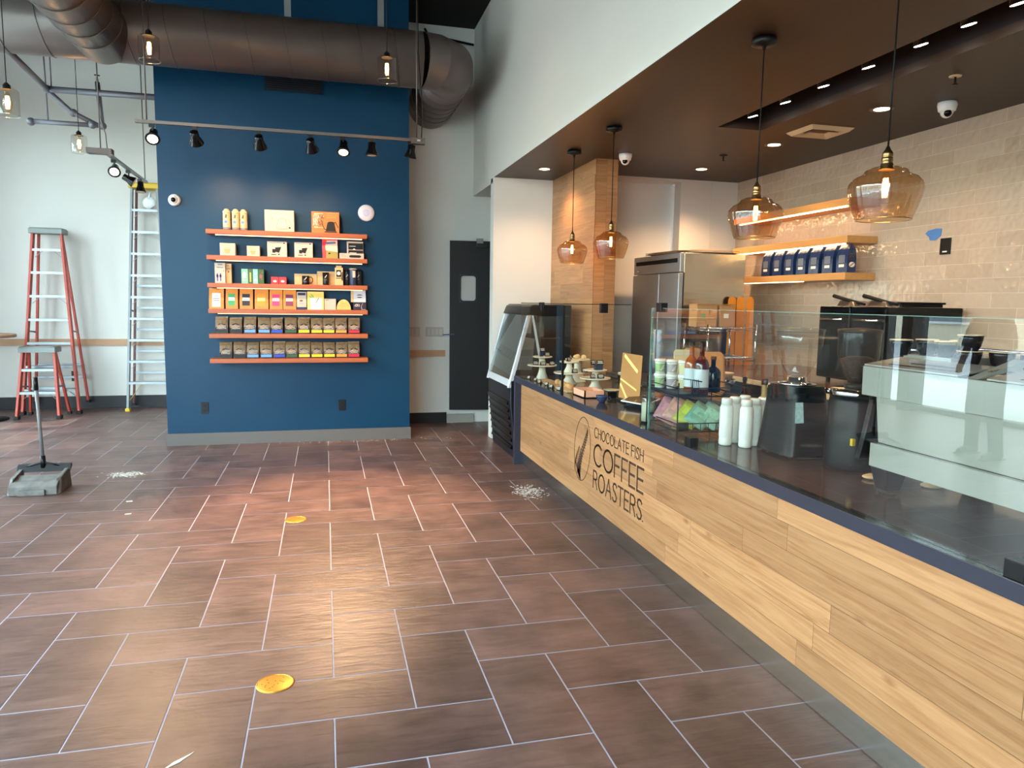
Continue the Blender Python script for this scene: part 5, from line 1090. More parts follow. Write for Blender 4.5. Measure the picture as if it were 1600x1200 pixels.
for r_ in range(2):
    for k, (c_, nm) in enumerate(tubc):
        x, y = 1.846+.046*k, 3.76-.055*k
        lb = 'paper tub with a %s label in the %s row on the wire rack' % (nm, ['lower', 'upper'][r_]); z = 1.0905+.082*r_
        t = thing('paper_tub', lb, 'tub', (x, y, z), 'paper tubs on the wire rack')
        MB().lathe([(.026, 0), (.030, .066), (.029, .066)], 24, (x, y, z)).build('tub', cupw, t); MB().lathe([(.0335, .064), (.0335, .075), (.030, .081), (.001, .081)], 24, (x, y, z)).build('lid', mat('tub_lid', (232, 226, 214), .4), t)
        MB().shell([(.0265+.0006, .010), (.0298, .056)], 24, (x, y, z)).build('label', mat('tub_'+nm, c_, .5), t); b = MB(); M = Vector((-.35, -1, 0)).to_track_quat('Y', 'Z').to_matrix()
        strokes(t, [[(-.010, .02), (0, .034), (.012, .046)], [(-.006, .018), (.010, .032)]], inkw, x-.004, z, y-.0302, .004, 'leaf_print')
# snack bags on the lower level
def pillow(w, h, th, seed):
    rr = random.Random(seed); N = 9; F = []; 
    for sgn in (1, -1):
        g_ = []
        for i in range(N):
            for j in range(N):
                u, v = i/(N-1)*2-1, j/(N-1)*2-1; e = max(0, (1-u**4)*(1-v**4)); seal = .12 if abs(v) > .8 else 1
                g_.append((u*w/2*(1-.10*(1-abs(v))*0-.06*e), v*h/2, sgn*(th/2*e*seal+.0008)+rr.uniform(-.002, .002)*e))
        F.append(g_)
    b = MB(); q = [(i*N+j, i*N+j+1, (i+1)*N+j+1, (i+1)*N+j) for i in range(N-1) for j in range(N-1)]
    b.add(F[0], q, 0, True); b.add(F[1], [tuple(reversed(x)) for x in q], 0, True)
    rim = [i*N for i in range(N)]+[(N-1)*N+j for j in range(1, N)]+[i*N+N-1 for i in range(N-2, -1, -1)]+[j for j in range(N-2, 0, -1)]
    n_ = N*N; b.add([], [], 0)
    for a, c in zip(rim, rim[1:]+rim[:1]): b.f.append([a, c, n_+c, n_+a]); b.m.append(0); b.s.append(True)
    return b
for k, (x, y, z, rz, tilt, roll, c_, lb) in enumerate(((1.880, 3.70, .965, -.35, -.50, -.5, (176, 122, 126), 'dusty pink snack bag slumped at the far left of the wire rack'), (1.918, 3.66, .968, -.35, -.55, -.55, (190, 138, 120), 'salmon snack bag leaning against the dusty pink one'),
     (1.955, 3.60, .955, -.35, -.60, -.6, (172, 176, 64), 'yellow-green snack bag in the wire rack'), (2.000, 3.56, .955, -.35, -.62, -.65, (112, 152, 130), 'teal-green snack bag in the middle of the wire rack'), (2.06, 3.54, .955, -.3, -.60, -.6, (128, 166, 146), 'right teal-green snack bag in the wire rack'))):
    t = thing('snack_bag', lb, 'snack bag', (x, y, z), 'snack bags in the wire rack')
    R_ = Matrix.Rotation(rz, 3, 'Z') @ Matrix.Rotation(PI/2+tilt, 3, 'X') @ Matrix.Rotation(roll, 3, 'Z')
    b = pillow(.125, .15, .035, k); b.v = [tuple(R_ @ Vector(v)) for v in b.v]
    b.build('bag', mat('snack%d' % k, c_, .35, noise=.25, nscale=20, bump=.7, bscale=40), t, local=True)
    s_ = MB(); s_.prism(rc(-.04, -.02, .04, .03), lambda u, v: R_ @ Vector((u, v, .0185)), R_ @ Vector((0, 0, .0008))); s_.build('label', mat('snack_label%d' % k, tuple(min(255, int(q*1.15)) for q in c_), .4, noise=.4, nscale=60), t, local=True)
# jar at the glass end
t = thing('glass_canister', 'clear glass canister just inside the left edge of the long glass', 'canister', (1.84, 3.90, CT)); MB().lathe([(.04, 0), (.045, .01), (.045, .15), (.04, .16), (.037, .16), (.041, .148), (.041, .012), (.001, .01)], 28, (1.86, 3.93, CT+.001)).build('jar', glass('jar_glass', (.86, .90, .86), 1.6), t)
MB().lathe([(.046, .158), (.046, .178), (.001, .182)], 28, (1.86, 3.93, CT)).build('lid', clear, t); MB().lathe([(.039, .013), (.039, .12), (.001, .125)], 20, (1.86, 3.93, CT)).build('contents', mat('pale_contents', (190, 184, 168), .6), t)
# ---- bottles
def bottle(label, x, y, z, h, r_, gm, liquid=None, cap=blk, lab=None, grp=None, cat='bottle', neck=.32, nm='syrup_bottle'):
    t = thing(nm, label, cat, (x, y, z), grp); s = h
    MB().lathe([(r_*.9, 0), (r_, .01*s), (r_, s*.56), (r_*.8, s*.64), (r_*neck, s*.72), (r_*neck*.95, s*.92), (.001, s*.92)], 24, (x, y, z+.0005)).build('body', gm, t)
    MB().lathe([(r_*neck+.003, s*.90), (r_*neck+.003, s), (.001, s)], 20, (x, y, z)).build('cap', cap, t)
    if lab: MB().shell([(r_+.0006, s*.12), (r_+.0006, s*.48)], 24, (x, y, z)).build('label', lab, t)
    return t
amb_l = mat('amber_liquid', (150, 70, 14), .08, coat=.6); red_l = mat('dark_red_liquid', (70, 14, 12), .08, coat=.6); dk = mat('dark_bottle', (14, 16, 18), .1, coat=.5); pale_l = mat('pale_syrup', (150, 136, 96), .08, coat=.5); labw = mat('white_label', (200, 206, 208), .5); labn = mat('navy_label', (36, 48, 84), .4)
bb = 'syrup bottles behind the glass'
bottle('amber liquor bottle with dark cap on the wire rack, left of the red one', 1.955, 3.60, 1.0785, .285, .037, amb_l, lab=labw, cap=blk, grp=bb, neck=.36); bottle('dark red liquor bottle with white label on the wire rack', 1.965, 3.505, 1.0785, .29, .039, red_l, lab=labw, cap=blk, grp=bb, neck=.36)
bottle('black bottle just right of the dark red one', 2.09, 3.60, 1.0785, .20, .042, dk, cap=blk, grp=bb)
bottle('dark bottle with clear shoulder and tall neck behind the white squeeze bottles', 2.42, 3.80, CT, .285, .034, dk, lab=labn, grp=bb); bottle('pale syrup bottle with black cap behind the white squeeze bottles', 2.30, 3.42, CT, .315, .042, pale_l, grp=bb, neck=.34)
bottle('dark red syrup bottle behind the squeeze bottles, left of the pair', 2.50, 3.66, CT, .25, .034, red_l, lab=labw, grp=bb); bottle('dark red syrup bottle behind the squeeze bottles, right of the pair', 2.54, 3.44, CT, .25, .034, red_l, lab=labw, grp=bb)
sq = mat('milky_plastic', (226, 222, 214), .3)
for k, (x, y, lb) in enumerate(((1.968, 3.24, 'white squeeze bottle at the left end of the cluster'), (2.035, 3.165, 'front white squeeze bottle, closest to the glass'), (2.045, 3.29, 'white squeeze bottle behind the front one'), (2.105, 3.20, 'white squeeze bottle right of the front one'), (2.125, 3.325, 'white squeeze bottle at the back of the cluster'), (2.175, 3.235, 'white squeeze bottle at the right end, by the first grinder'))):
    t = thing('squeeze_bottle', lb, 'squeeze bottle', (x, y, CT), 'white squeeze bottles')
    MB().lathe([(.029, 0), (.033, .006), (.033, .032), (.031, .036), (.0335, .045), (.0335, .19), (.028, .206), (.024, .208)], 24, (x, y, CT+.0005)).build('bottle', sq, t); MB().lathe([(.027, .206), (.027, .236), (.024, .240), (.001, .240)], 24, (x, y, CT)).build('cap', mat('white_cap', (228, 222, 212), .4), t)
# ---- grinders
hop = glass('hopper_glass', (.93, .92, .91), 1.6); gb = mat('grinder_black', (15, 22, 26), .3)
def lerp(a, b, f_): return a+(b-a)*f_
def loft(b, sects, mi=0, n=8):  # rounded-square sections: (cx, cy, hx, hy, z)
    rings = []
    for cx_, cy_, hx, hy, z in sects:
        r_ = []
        for k in range(n*4):
            a = 2*PI*k/(n*4); c_, s_ = math.cos(a), math.sin(a); e = .38
            r_.append((cx_+hx*math.copysign(abs(c_)**e, c_), cy_+hy*math.copysign(abs(s_)**e, s_), z))
        rings.append(r_)
    N = n*4
    for i in range(len(rings)-1): b.add(rings[i]+rings[i+1], [(k, (k+1) % N, N+(k+1) % N, N+k) for k in range(N)], mi, True)
    b.add(rings[0], [tuple(range(N))[::-1]], mi); b.add(rings[-1], [tuple(range(N))], mi); return b
t = thing('coffee_grinder', 'black tapered coffee grinder with an empty clear hopper, next to the squeeze bottles', 'coffee grinder', (2.19, 2.98, CT))
gx_, gy_ = 2.19, 3.0
loft(MB(), [(gx_, gy_, .125, .15, CT+.012), (gx_, gy_, .122, .148, CT+.03), (gx_, gy_-.005, .098, .12, CT+.30), (gx_, gy_-.005, .090, .11, CT+.335)]).build('body', gb, t)
for sx_ in (-1, 1):
    for sy_ in (-1, 1): MB().lathe([(.015, 0), (.015, .015)], 12, (gx_+sx_*.08, gy_+sy_*.1, CT)).build('foot', rubber, t)
MB().lathe([(.088, .335), (.088, .345), (.06, .349), (.045, .352), (.045, .372), (.04, .374), (.001, .374)], 36, (gx_, gy_-.005, CT)).build('chrome_collar', chrome, t)
MB().shell([(.036, .372), (.044, .376), (.075, .43), (.108, .53), (.112, .59), (.109, .592)], 40, (gx_, gy_-.005, CT)).build('hopper', hop, t)
MB().lathe([(.114, .586), (.116, .60), (.06, .607), (.001, .608)], 40, (gx_, gy_-.005, CT)).build('hopper_lid', hop, t)
MB().lathe([(.03, .374), (.035, .40), (.01, .44), (.006, .48), (.001, .48)], 20, (gx_, gy_-.005, CT)).build('hopper_insert', hop, t)
MB().hexa([(gx_-.127, gy_-.09, CT+.18), (gx_-.125, gy_-.035, CT+.18), (gx_-.1245, gy_-.035, CT+.18), (gx_-.1265, gy_-.09, CT+.18), (gx_-.1105, gy_-.082, CT+.275), (gx_-.1085, gy_-.035, CT+.275), (gx_-.108, gy_-.035, CT+.275), (gx_-.110, gy_-.082, CT+.275)])
stm = mat('info_sticker', (170, 196, 196), .4, noise=.5, nscale=60)
MB().prism([(-.035, .17), (.012, .17), (.010, .265), (-.030, .265)], lambda u, v: (gx_+u-.06, gy_-.1535+(v-.03)*.115+.0, CT+v), (0, -.001, 0)).build('sticker', stm, t)
MB().tube([(gx_+.115, gy_-.05, CT+.31), (gx_+.16, gy_-.06, CT+.305), (gx_+.165, gy_-.06, CT+.20), (gx_+.13, gy_-.05, CT+.13)], [.014, .016, .007, .006], 10).build('chrome_arm', chrome, t)
tag(MB().tube([(2.12, 2.86, CT+.006), (2.2, 2.83, CT+.006), (2.30, 2.80, CT+.006), (2.36, 2.86, CT+.006)], .005, 8).build('power_cord', blk, None), 'black cord lying between the two grinders', 'cord')
t = thing('coffee_grinder', 'black round coffee grinder with steel ring and hopper of beans, beside the espresso machine', 'coffee grinder', (2.24, 2.66, CT))
hx_, hy_ = 2.25, 2.665
MB().lathe([(.112, .0), (.118, .012), (.116, .05), (.108, .30), (.102, .325)], 40, (hx_, hy_, CT+.0005)).build('body', gb, t)
MB().lathe([(.103, .325), (.105, .33), (.105, .352), (.09, .357), (.001, .358)], 40, (hx_, hy_, CT)).build('steel_ring', chrome, t)
MB().lathe([(.05, .357), (.05, .375), (.001, .376)], 32, (hx_, hy_, CT)).build('hopper_base', mat('hopper_neck', (50, 46, 42), .3), t)
MB().shell([(.035, .374), (.05, .40), (.085, .50), (.088, .60)], 40, (hx_, hy_, CT)).build('hopper', hop, t)
MB().lathe([(.030, .378), (.045, .402), (.075, .482), (.040, .495), (.001, .498)], 32, (hx_, hy_, CT)).build('beans', mat('coffee_beans', (52, 34, 26), .4, noise=.5, nscale=70, bump=1, bscale=90), t)
MB().lathe([(.090, .598), (.090, .612), (.001, .62)], 40, (hx_, hy_, CT)).build('hopper_lid', mat('smoky_lid', (48, 40, 36), .3), t)
MB().box(hx_-.085, hy_-.1, CT+.12, hx_-.07, hy_-.085, CT+.15).build('yellow_tag', yelm, t)
MB().tube([(hx_+.10, hy_-.06, CT+.18), (hx_+.12, hy_-.09, CT+.16), (hx_+.12, hy_-.09, CT+.08)], [.01, .012, .006], 8).build('copper_fork', mat('copper', (190, 120, 80), .25, metal=1), t)
for x, y, lb in ((2.20, 2.47, 'pale wooden tamper mat piece on the counter in front of the round grinder'), (2.33, 2.30, 'pale wooden piece on the counter behind the espresso machine leg')):
    o = MB().ball((0, 0, .010), .05, n=8, sc=(1, .7, .2)).build('wooden_coaster', wood_l, None); o.location = (x, y, CT); tag(o, lb, 'coaster')
# ---- espresso machine
em = mat('machine_white', (150, 148, 142), .22, coat=.5); emd = mat('machine_dark', (18, 22, 26), .3)
t = thing('espresso_machine', 'big pale green-white espresso machine with its back to the glass', 'espresso machine', (2.3, 1.8, CT))
MX, MYL, MYR = 2.03, 2.36, 1.08
def mp_(poly, y0, y1, nm, m, bev=.003): return MB().prism(poly, lambda u, v: (u, y0, v), (0, y1-y0, 0)).build(nm, m, t, bevel=bev)
mp_([(MX, 1.225), (MX+.02, 1.225), (MX+.03, 1.338), (MX-.002, 1.338)], MYR, MYL+.015, 'upper_back_panel', em)
mp_([(MX+.035, 1.045), (MX+.06, 1.045), (MX+.035, 1.226), (MX+.012, 1.226)], MYR+.05, MYL-.05, 'middle_back_panel', em)
mp_([(MX+.004, .955), (MX+.03, .955), (MX+.03, 1.045), (MX+.004, 1.045)], MYR, MYL-.045, 'lower_back_panel', em)
mp_([(MX+.045, .955), (2.60, .955), (2.60, 1.30), (MX+.045, 1.30)], MYR+.06, MYL-.075, 'chassis', emd)
for y0, y1 in ((MYL+.0155, MYL+.040), (MYR-.025, MYR-.001)):
    mp_([(MX+.01, .965), (2.62, .965), (2.56, 1.12), (2.62, 1.33), (MX+.004, 1.335), (MX+.06, 1.2), (MX+.03, 1.05)], y0, y1, 'side_panel', emd)
mp_([(MX+.0, 1.340), (MX+.0, 1.346), (MX+.17, 1.372), (MX+.17, 1.364)], 1.94, MYL+.01, 'top_tray', em, .001)
mp_([(MX+.0, 1.340), (MX+.0, 1.346), (MX+.17, 1.372), (MX+.17, 1.364)], MYR, 1.83, 'top_tray', em, .001)
b = MB()
for (y0, y1, x) in ((2.28, 1.98, .03), (2.22, 2.03, .075), (1.74, 1.3, .03), (1.68, 1.4, .075)):
    f_ = .026/.17; b.prism([(x, 1.3465+x*f_), (x+.012, 1.3465+(x+.012)*f_), (x+.012, 1.348+(x+.012)*f_), (x, 1.348+x*f_)], lambda u, v: (MX+u, y0, v), (0, y1-y0, 0))
b.build('tray_slot', blkm, t)
mp_([(MX+.0, 1.339), (MX+.015, 1.339), (MX+.19, 1.375), (MX+.19, 1.40), (MX+.05, 1.355)], 1.865, 1.905, 'leaf_badge_bar', em, .001)
strokes_b = MB(); 
for q in range(6): strokes_b.prism([(.06+q*.012, 0), (.066+q*.012, 0), (.066+q*.012, .012), (.06+q*.012, .012)], lambda u, v: (MX+u, 1.87+v, 1.352+u*.17), (0, 0, .003))
strokes_b.build('leaf_badge', inkg, t)
MB().box(MX+.17, MYR, 1.345, 2.60, MYL+.01, 1.355).build('cup_rail_floor', mat('cup_rail_steel', (160, 165, 165), .25, metal=1), t)
for z in (1.40,): MB().tube([(MX+.19, MYL, z), (2.59, MYL, z), (2.59, MYR, z)], .005, 8).build('cup_rail', chrome, t)
b = MB(); write(b, 'LA MARZOCCO', 0, 0, .028, .255, .0038, lambda u, v: (MX+.0085, 2.285-u, 1.265+v), (-.005, 0, 0), ow=.7); b.build('raised_lettering', em, t)
for x, y in ((MX+.06, MYL-.09), (MX+.06, MYR+.12), (2.52, MYL-.09), (2.52, MYR+.12)):
    MB().hexa([(x-.035, y-.035, CT+.012), (x+.03, y-.035, CT+.012), (x+.03, y+.03, CT+.012), (x-.035, y+.03, CT+.012), (x-.05, y-.05, .956), (x+.05, y-.05, .956), (x+.05, y+.045, .956), (x-.05, y+.045, .956)]).build('leg', emd, t, bevel=.006)
    MB().lathe([(.026, 0), (.03, .004), (.03, .014)], 20, (x, y, CT)).build('leg_foot', rubber, t)
cup_b = mat('black_cup_glaze', (20, 22, 28), .15); cup_r = mat('painted_rim_reflection', (206, 176, 150), .6)  # pale rim colour stands in for warm light reflected on black rims
cups = [(2.13, 2.30, 1.385, 'black cup with pale rim at the far left end of the machine top'), (2.26, 2.31, 1.385, 'second black cup from the left, behind the first'), (2.23, 2.19, 1.385, 'third black cup with pale rim on the machine top'), (2.33, 2.22, 1.385, 'fourth black cup, farther back on the machine top'),
        (2.215, 2.075, 1.3565, 'black cup carrying another cup, left in the near row'), (2.215, 2.075, 1.4135, 'topmost black cup, stacked on another on the machine'), (2.30, 2.02, 1.3565, 'black cup just right of the stacked pair'), (2.39, 1.96, 1.3565, 'black cup at the picture edge on the machine top'), (2.30, 1.90, 1.3565, 'black cup nearer the front beside the picture edge')]
MB().box(2.205, 2.14, 1.3555, 2.58, 2.365, 1.384).build('raised_shelf', em, t)
for x, y, z, lb in cups:
    t = thing('espresso_cup', lb, 'cup', (x, y, z), 'black cups on the machine')
    c_ = MB().lathe([(.024, 0), (.026, .004), (.034, .020), (.040, .045), (.0405, .058), (.037, .058), (.034, .044), (.02, .012), (.001, .010)], 32, (x, y, z)).build('cup', cup_b, t)
    MB().tube([(x+.0388*math.cos(2*PI*i/28), y+.0388*math.sin(2*PI*i/28), z+.058) for i in range(28)], .0022, 6, closed=True).build('rim', cup_r, t)
# ================================================================ KITCHEN
t = thing('refrigerator', 'tall two-door stainless steel refrigerator at the kitchen corner', 'refrigerator', (3.6, 6.8, 0)); FX0, FX1, FY0, FY1, FH = 3.24, 3.94, 6.28, 7.34, 2.045
ssd = mat('steel_side', (196, 184, 164), .24, metal=1, noise=.06, nscale=3, stretch=(1, 1, 8), bump=.12, bscale=3); ssf = mat('steel_front', (176, 184, 190), .42, metal=.85)
MB().box(FX0+.05, FY0, .12, FX1, FY1, FH).build('body', ssd, t, bevel=.006); MB().box(FX0+.01, FY0+.002, 1.865, FX0+.05, FY1-.002, FH).build('top_panel', ssf, t, bevel=.003)
MB().box(FX0+.006, FY0+.06, 1.955, FX0+.012, FY1-.06, 1.995).build('vent_slot', blkm, t)
for y0, y1 in ((FY0+.004, 6.70), (6.71, FY1-.004)):
    dd = MB().box(FX0, y0, .16, FX0+.048, y1, 1.855).build('door', ssf, t, bevel=.004)
    hh = MB().box(FX0-.03, y0+.36 if y0 < 6.5 else y0+.04, .9, FX0, y0+.38 if y0 < 6.5 else y0+.06, 1.3).build('handle', chrome, dd)
    hh.location = (0, 0, 0)
MB().box(FX0+.048, FY0-.0005, .16, FX0+.056, FY0+.004, 1.86).build('door_gasket', blkm, t)
MB().tube([(FX0+.009, 7.22, 1.90), (FX0+.003, 7.22, 1.90)], .016, 16).build('lock', chrome, t)
for x in (3.36, 3.88):
    for y in (6.36, 7.26): MB().tube([(x-.015, y, .05), (x+.015, y, .05)], .05, 16).box(x-.02, y-.02, .09, x+.02, y+.02, .12).build('caster', rubber, t)
cbm = mat('cardboard_flat', (120, 92, 66), .8)
for k, (z, yr, dz) in enumerate(((2.048, 0, .0), (2.056, .05, .03), (2.064, -.05, .06))):
    o = MB().hexa([(3.25, 6.35, z), (3.85, 6.30+yr, z+.001), (3.85, 6.9, z+.001+dz), (3.20, 6.95, z+.0), (3.25, 6.35, z+.005), (3.85, 6.30+yr, z+.006), (3.85, 6.9, z+.006+dz), (3.20, 6.95, z+.005)]).build('cardboard_sheet', cbm, None, loc=(3.5, 6.6, z))
    tag(o, ['lowest flat cardboard sheet on top of the refrigerator', 'middle flat cardboard sheet on top of the refrigerator', 'topmost bent cardboard sheet on top of the refrigerator'][k], 'cardboard', 'cardboard on the refrigerator')
# back counter
BC = .98
t = thing('back_counter', 'long back counter with dark top and pale wooden edge under the tiled wall', 'counter', (4.0, 3.5, 0))
MB().box(3.25, -1.0, BC-.03, 4.498, 6.25, BC).build('worktop', mat('brown_stone', (96, 74, 62), .2, noise=.1, nscale=30), t)
MB().box(3.235, -1.0, BC-.035, 3.2495, 6.25, BC+.001).build('edge_strip', wood_l, t); MB().box(3.32, -1.0, .08, 4.49, 6.24, BC-.031).build('cabinet', mat('cabinet_dark', (50, 44, 42), .5), t)
# ovens
for k, (y0, y1, lb) in enumerate(((4.595, 4.945, 'black countertop oven at the left, under the tiled wall'), (4.235, 4.585, 'black countertop oven at the right, under the tiled wall'))):
    t = thing('countertop_oven', lb, 'oven', (4.1, (y0+y1)/2, BC), 'black ovens on the back counter')
    MB().box(3.78, y0+.003, BC+.03, 4.44, y1-.003, 1.563).build('body', blkgloss, t, bevel=.01)
    for yy in (y0+.05, y1-.05): MB().lathe([(.018, 0), (.018, .032)], 12, (3.86, yy, BC)).lathe([(.018, 0), (.018, .032)], 12, (4.38, yy, BC)).build('foot', rubber, t)
    MB().box(3.772, y0+.03, BC+.09, 3.781, y1-.03, 1.44).build('door_glass', mat('oven_glass', (24, 26, 28), .05), t)
    MB().tube([(3.755, y0+.05, 1.465), (3.755, y1-.05, 1.465)], .008, 8).build('door_handle', chrome, t)
for k, (y, lb) in enumerate(((4.80, 'steel tray with a black handle on the left oven'), (4.47, 'steel tray with a black handle on the right oven'))):
    t = thing('handled_pan', lb, 'pan', (4.0, y, 1.563), 'pans on the ovens')
    MB().hexa([(3.9, y-.10, 1.565), (4.15, y-.10, 1.565), (4.15, y+.10, 1.565), (3.9, y+.10, 1.565), (3.92, y-.06, 1.60), (4.13, y-.06, 1.60), (4.13, y+.09, 1.61), (3.92, y+.09, 1.61)]).build('pan', mat('dull_steel', (170, 160, 150), .3, metal=1), t, bevel=.004)
    MB().tube([(3.97, y-.13, 1.58), (3.93, y-.02, 1.605), (3.90, y+.14, 1.645)], [.008, .014, .015], 10).build('handle', blkm, t)
t = thing('long_black_handle', 'flat black paddle handle lying on the right oven behind the trays', 'utensil', (4.2, 4.29, 1.563)); MB().box(3.95, 4.28, 1.564, 4.3, 4.31, 1.585).box(3.93, 4.275, 1.585, 4.32, 4.315, 1.60).build('handle', blkm, t, bevel=.004)
# chrome wire shelf with boards and boxes
t = thing('chrome_shelf', 'small chrome wire shelf unit on the back counter before the refrigerator', 'wire shelf', (3.52, 6.0, BC)); b = MB(); sx0, sx1, sy0, sy1 = 3.27, 3.75, 5.75, 6.18
for x in (sx0, sx1):
    for y in (sy0, sy1): b.tube([(x, y, BC), (x, y, 1.385)], .009, 8)
for z in (1.085, 1.353):
    b.tube([(sx0, sy0, z), (sx1, sy0, z), (sx1, sy1, z), (sx0, sy1, z)], .004, 6, closed=True); b.tube([(sx0, sy0, z-.025), (sx1, sy0, z-.025), (sx1, sy1, z-.025), (sx0, sy1, z-.025)], .003, 6, closed=True)
    for k in range(14): xx = sx0+.02+k*.034; b.tube([(xx, sy0, z), (xx, sy1, z)], .0022, 5)
b.build('wire_frame', chrome, t)
kb_ = mat('kraft_box', (176, 128, 84), .7, noise=.06); 
for k, (x0, x1, h, lb) in enumerate(((3.285, 3.49, .205, 'left kraft paper carton on the chrome wire shelf'), (3.52, 3.67, .20, 'right kraft paper carton on the chrome wire shelf'))):
    t = thing('kraft_carton', lb, 'carton', ((x0+x1)/2, 6.06, 1.357), 'kraft cartons'); MB().box(x0, 5.99, 1.3575, x1, 6.14, 1.3575+h).build('carton', kb_, t, bevel=.002)
    MB().hexa([(x0, 5.97, 1.360+h), (x1, 5.97, 1.360+h+.012*k), (x1, 6.09, 1.359+h), (x0, 6.09, 1.359+h), (x0, 5.97, 1.362+h), (x1, 5.97, 1.362+h+.012*k), (x1, 6.09, 1.361+h), (x0, 6.09, 1.361+h)]).build('flap', mat('bright_kraft', (214, 156, 88), .6), t)
    decal(t, [rc(.04, .08, .09, .12)], inkw if k else mat('green_print', (90, 140, 90), .5), x0, 1.358, 5.99, 'label')
ob = mat('orange_bamboo', (204, 128, 44), .45, noise=.15, nscale=6, stretch=(8, 8, 1))
for k, (x, lb) in enumerate(((3.785, 'left orange bamboo paddle standing in front of the refrigerator side'), (3.87, 'middle orange bamboo paddle standing by the refrigerator'), (3.965, 'right orange bamboo paddle, in front of the tiles'))):
    y = 6.215-.012*k; o = MB().prism([(-.04, 0), (.04, 0), (.04, .625), (.018, .66), (-.018, .66), (-.04, .625)] if k == 2 else [(-.04, 0), (.04, 0)]+[(.04*math.cos(a), .62+.04*math.sin(a)) for a in [PI*i/10 for i in range(11)]], lambda u, v: (x+u, y+v*.02, BC+.001+v), (0, .008, 0)).build('bamboo_paddle', ob, None, loc=(x, y, BC)); tag(o, lb, 'paddle', 'bamboo paddles')
cutb = mat('cutting_board_wood', (208, 146, 86), .45, noise=.12, nscale=6, stretch=(8, 8, 1)); cutp = mat('pale_cutting_board', (206, 196, 150), .5)
def rboard(x, y, w, h, m, lb, r_=.03, hole=False, z=None, th=.016):
    z = z or BC; o = MB().prism(rrect(-w/2, 0, w/2, h, r_), lambda u, v: (x+u, y+v*.1, z+.001+v), (0, th, .0)).build('cutting_board', m, None, loc=(x, y, z)); tag(o, lb, 'cutting board', 'cutting boards'); return o
rboard(3.16, 5.86, .165, .0, cutp, 'x') if False else None
# second low aisle table behind the counter carrying boards and bowl
t = thing('prep_table', 'stainless prep table behind the counter carrying cutting boards and a bowl', 'table', (3.0, 4.6, 0)); MB().box(2.64, 3.2, .86, 3.02, 6.55, .895).build('tabletop', mat('prep_top', (100, 90, 84), .25, metal=.6), t)
for x in (2.68, 2.98):
    for y in (3.25, 6.5): MB().tube([(x, y, 0), (x, y, .86)], .018, 10).build('leg', steel, t)
rboard(2.76, 4.74, .17, .32, cutb, 'rounded wooden cutting board standing behind the black bottle', z=.895)
rboard(2.82, 4.80, .15, .30, mat('mid_board', (188, 128, 76), .5), 'narrower wooden cutting board just behind the rounded one', z=.895)
rboard(2.80, 5.28, .15, .30, cutp, 'pale green-beige cutting board left of the liquor bottles', z=.895)
rboard(2.92, 5.34, .14, .31, kb_, 'tan cutting board behind the pale one', z=.895)
t = thing('steel_bowl', 'steel bowl with a woven bowl stacked inside, beyond the cutting boards', 'bowl', (2.95, 4.95, .895)); MB().lathe([(.03, 0), (.06, .01), (.085, .06), (.095, .10), (.092, .10), (.08, .06), (.001, .012)], 32, (2.93, 4.9, .9+.0)).build('bowl', chrome, t)
tag(MB().lathe([(.05, .0), (.078, .075), (.08, .085), (.074, .085), (.05, .01), (.001, .01)], 28, (2.93, 4.9, .965)).build('woven_bowl', mat('woven_straw', (196, 164, 120), .7, bump=.8, bscale=60), None, loc=(2.93, 4.9, .965)), 'pale woven bowl sitting in the steel bowl', 'bowl')
# wall shelves with strips, and blue coffee bags
oak = mat('oak_shelf', (190, 140, 84), .45, noise=.15, nscale=5, stretch=(8, .7, 8)); KY0, KY1 = 5.2, 6.95
for k, (z, lb) in enumerate(((2.46, 'highest oak shelf on the tiled wall, behind the amber pendants'), (2.15, 'middle oak shelf on the tiled wall, with the light strip above the blue bags'), (1.845, 'lowest oak shelf on the tiled wall, carrying the blue bags'))):
    t = thing('oak_shelf', lb, 'shelf', (4.35, 6.1, z), 'oak shelves on the tiled wall'); MB().box(4.2, KY0, z-.06, 4.499, KY1, z).build('board', oak, t, bevel=.002)
    if k < 2: MB().box(4.235, KY0+.08, z-.068, 4.255, KY1-.05, z-.0605).build('light_strip', mat('led_kitchen', (255, 220, 160), .4, emit=(1, .70, .34), es=22), t)
    else: MB().box(4.235, KY0+.6, z-.066, 4.25, KY1-.2, z-.0605).build('light_strip', mat('led_kitchen_dim', (255, 220, 160), .4, emit=(1, .70, .34), es=9), t)
navyb = mat('navy_foil', (24, 44, 84), .28, noise=.3, nscale=18, bump=.6, bscale=28)
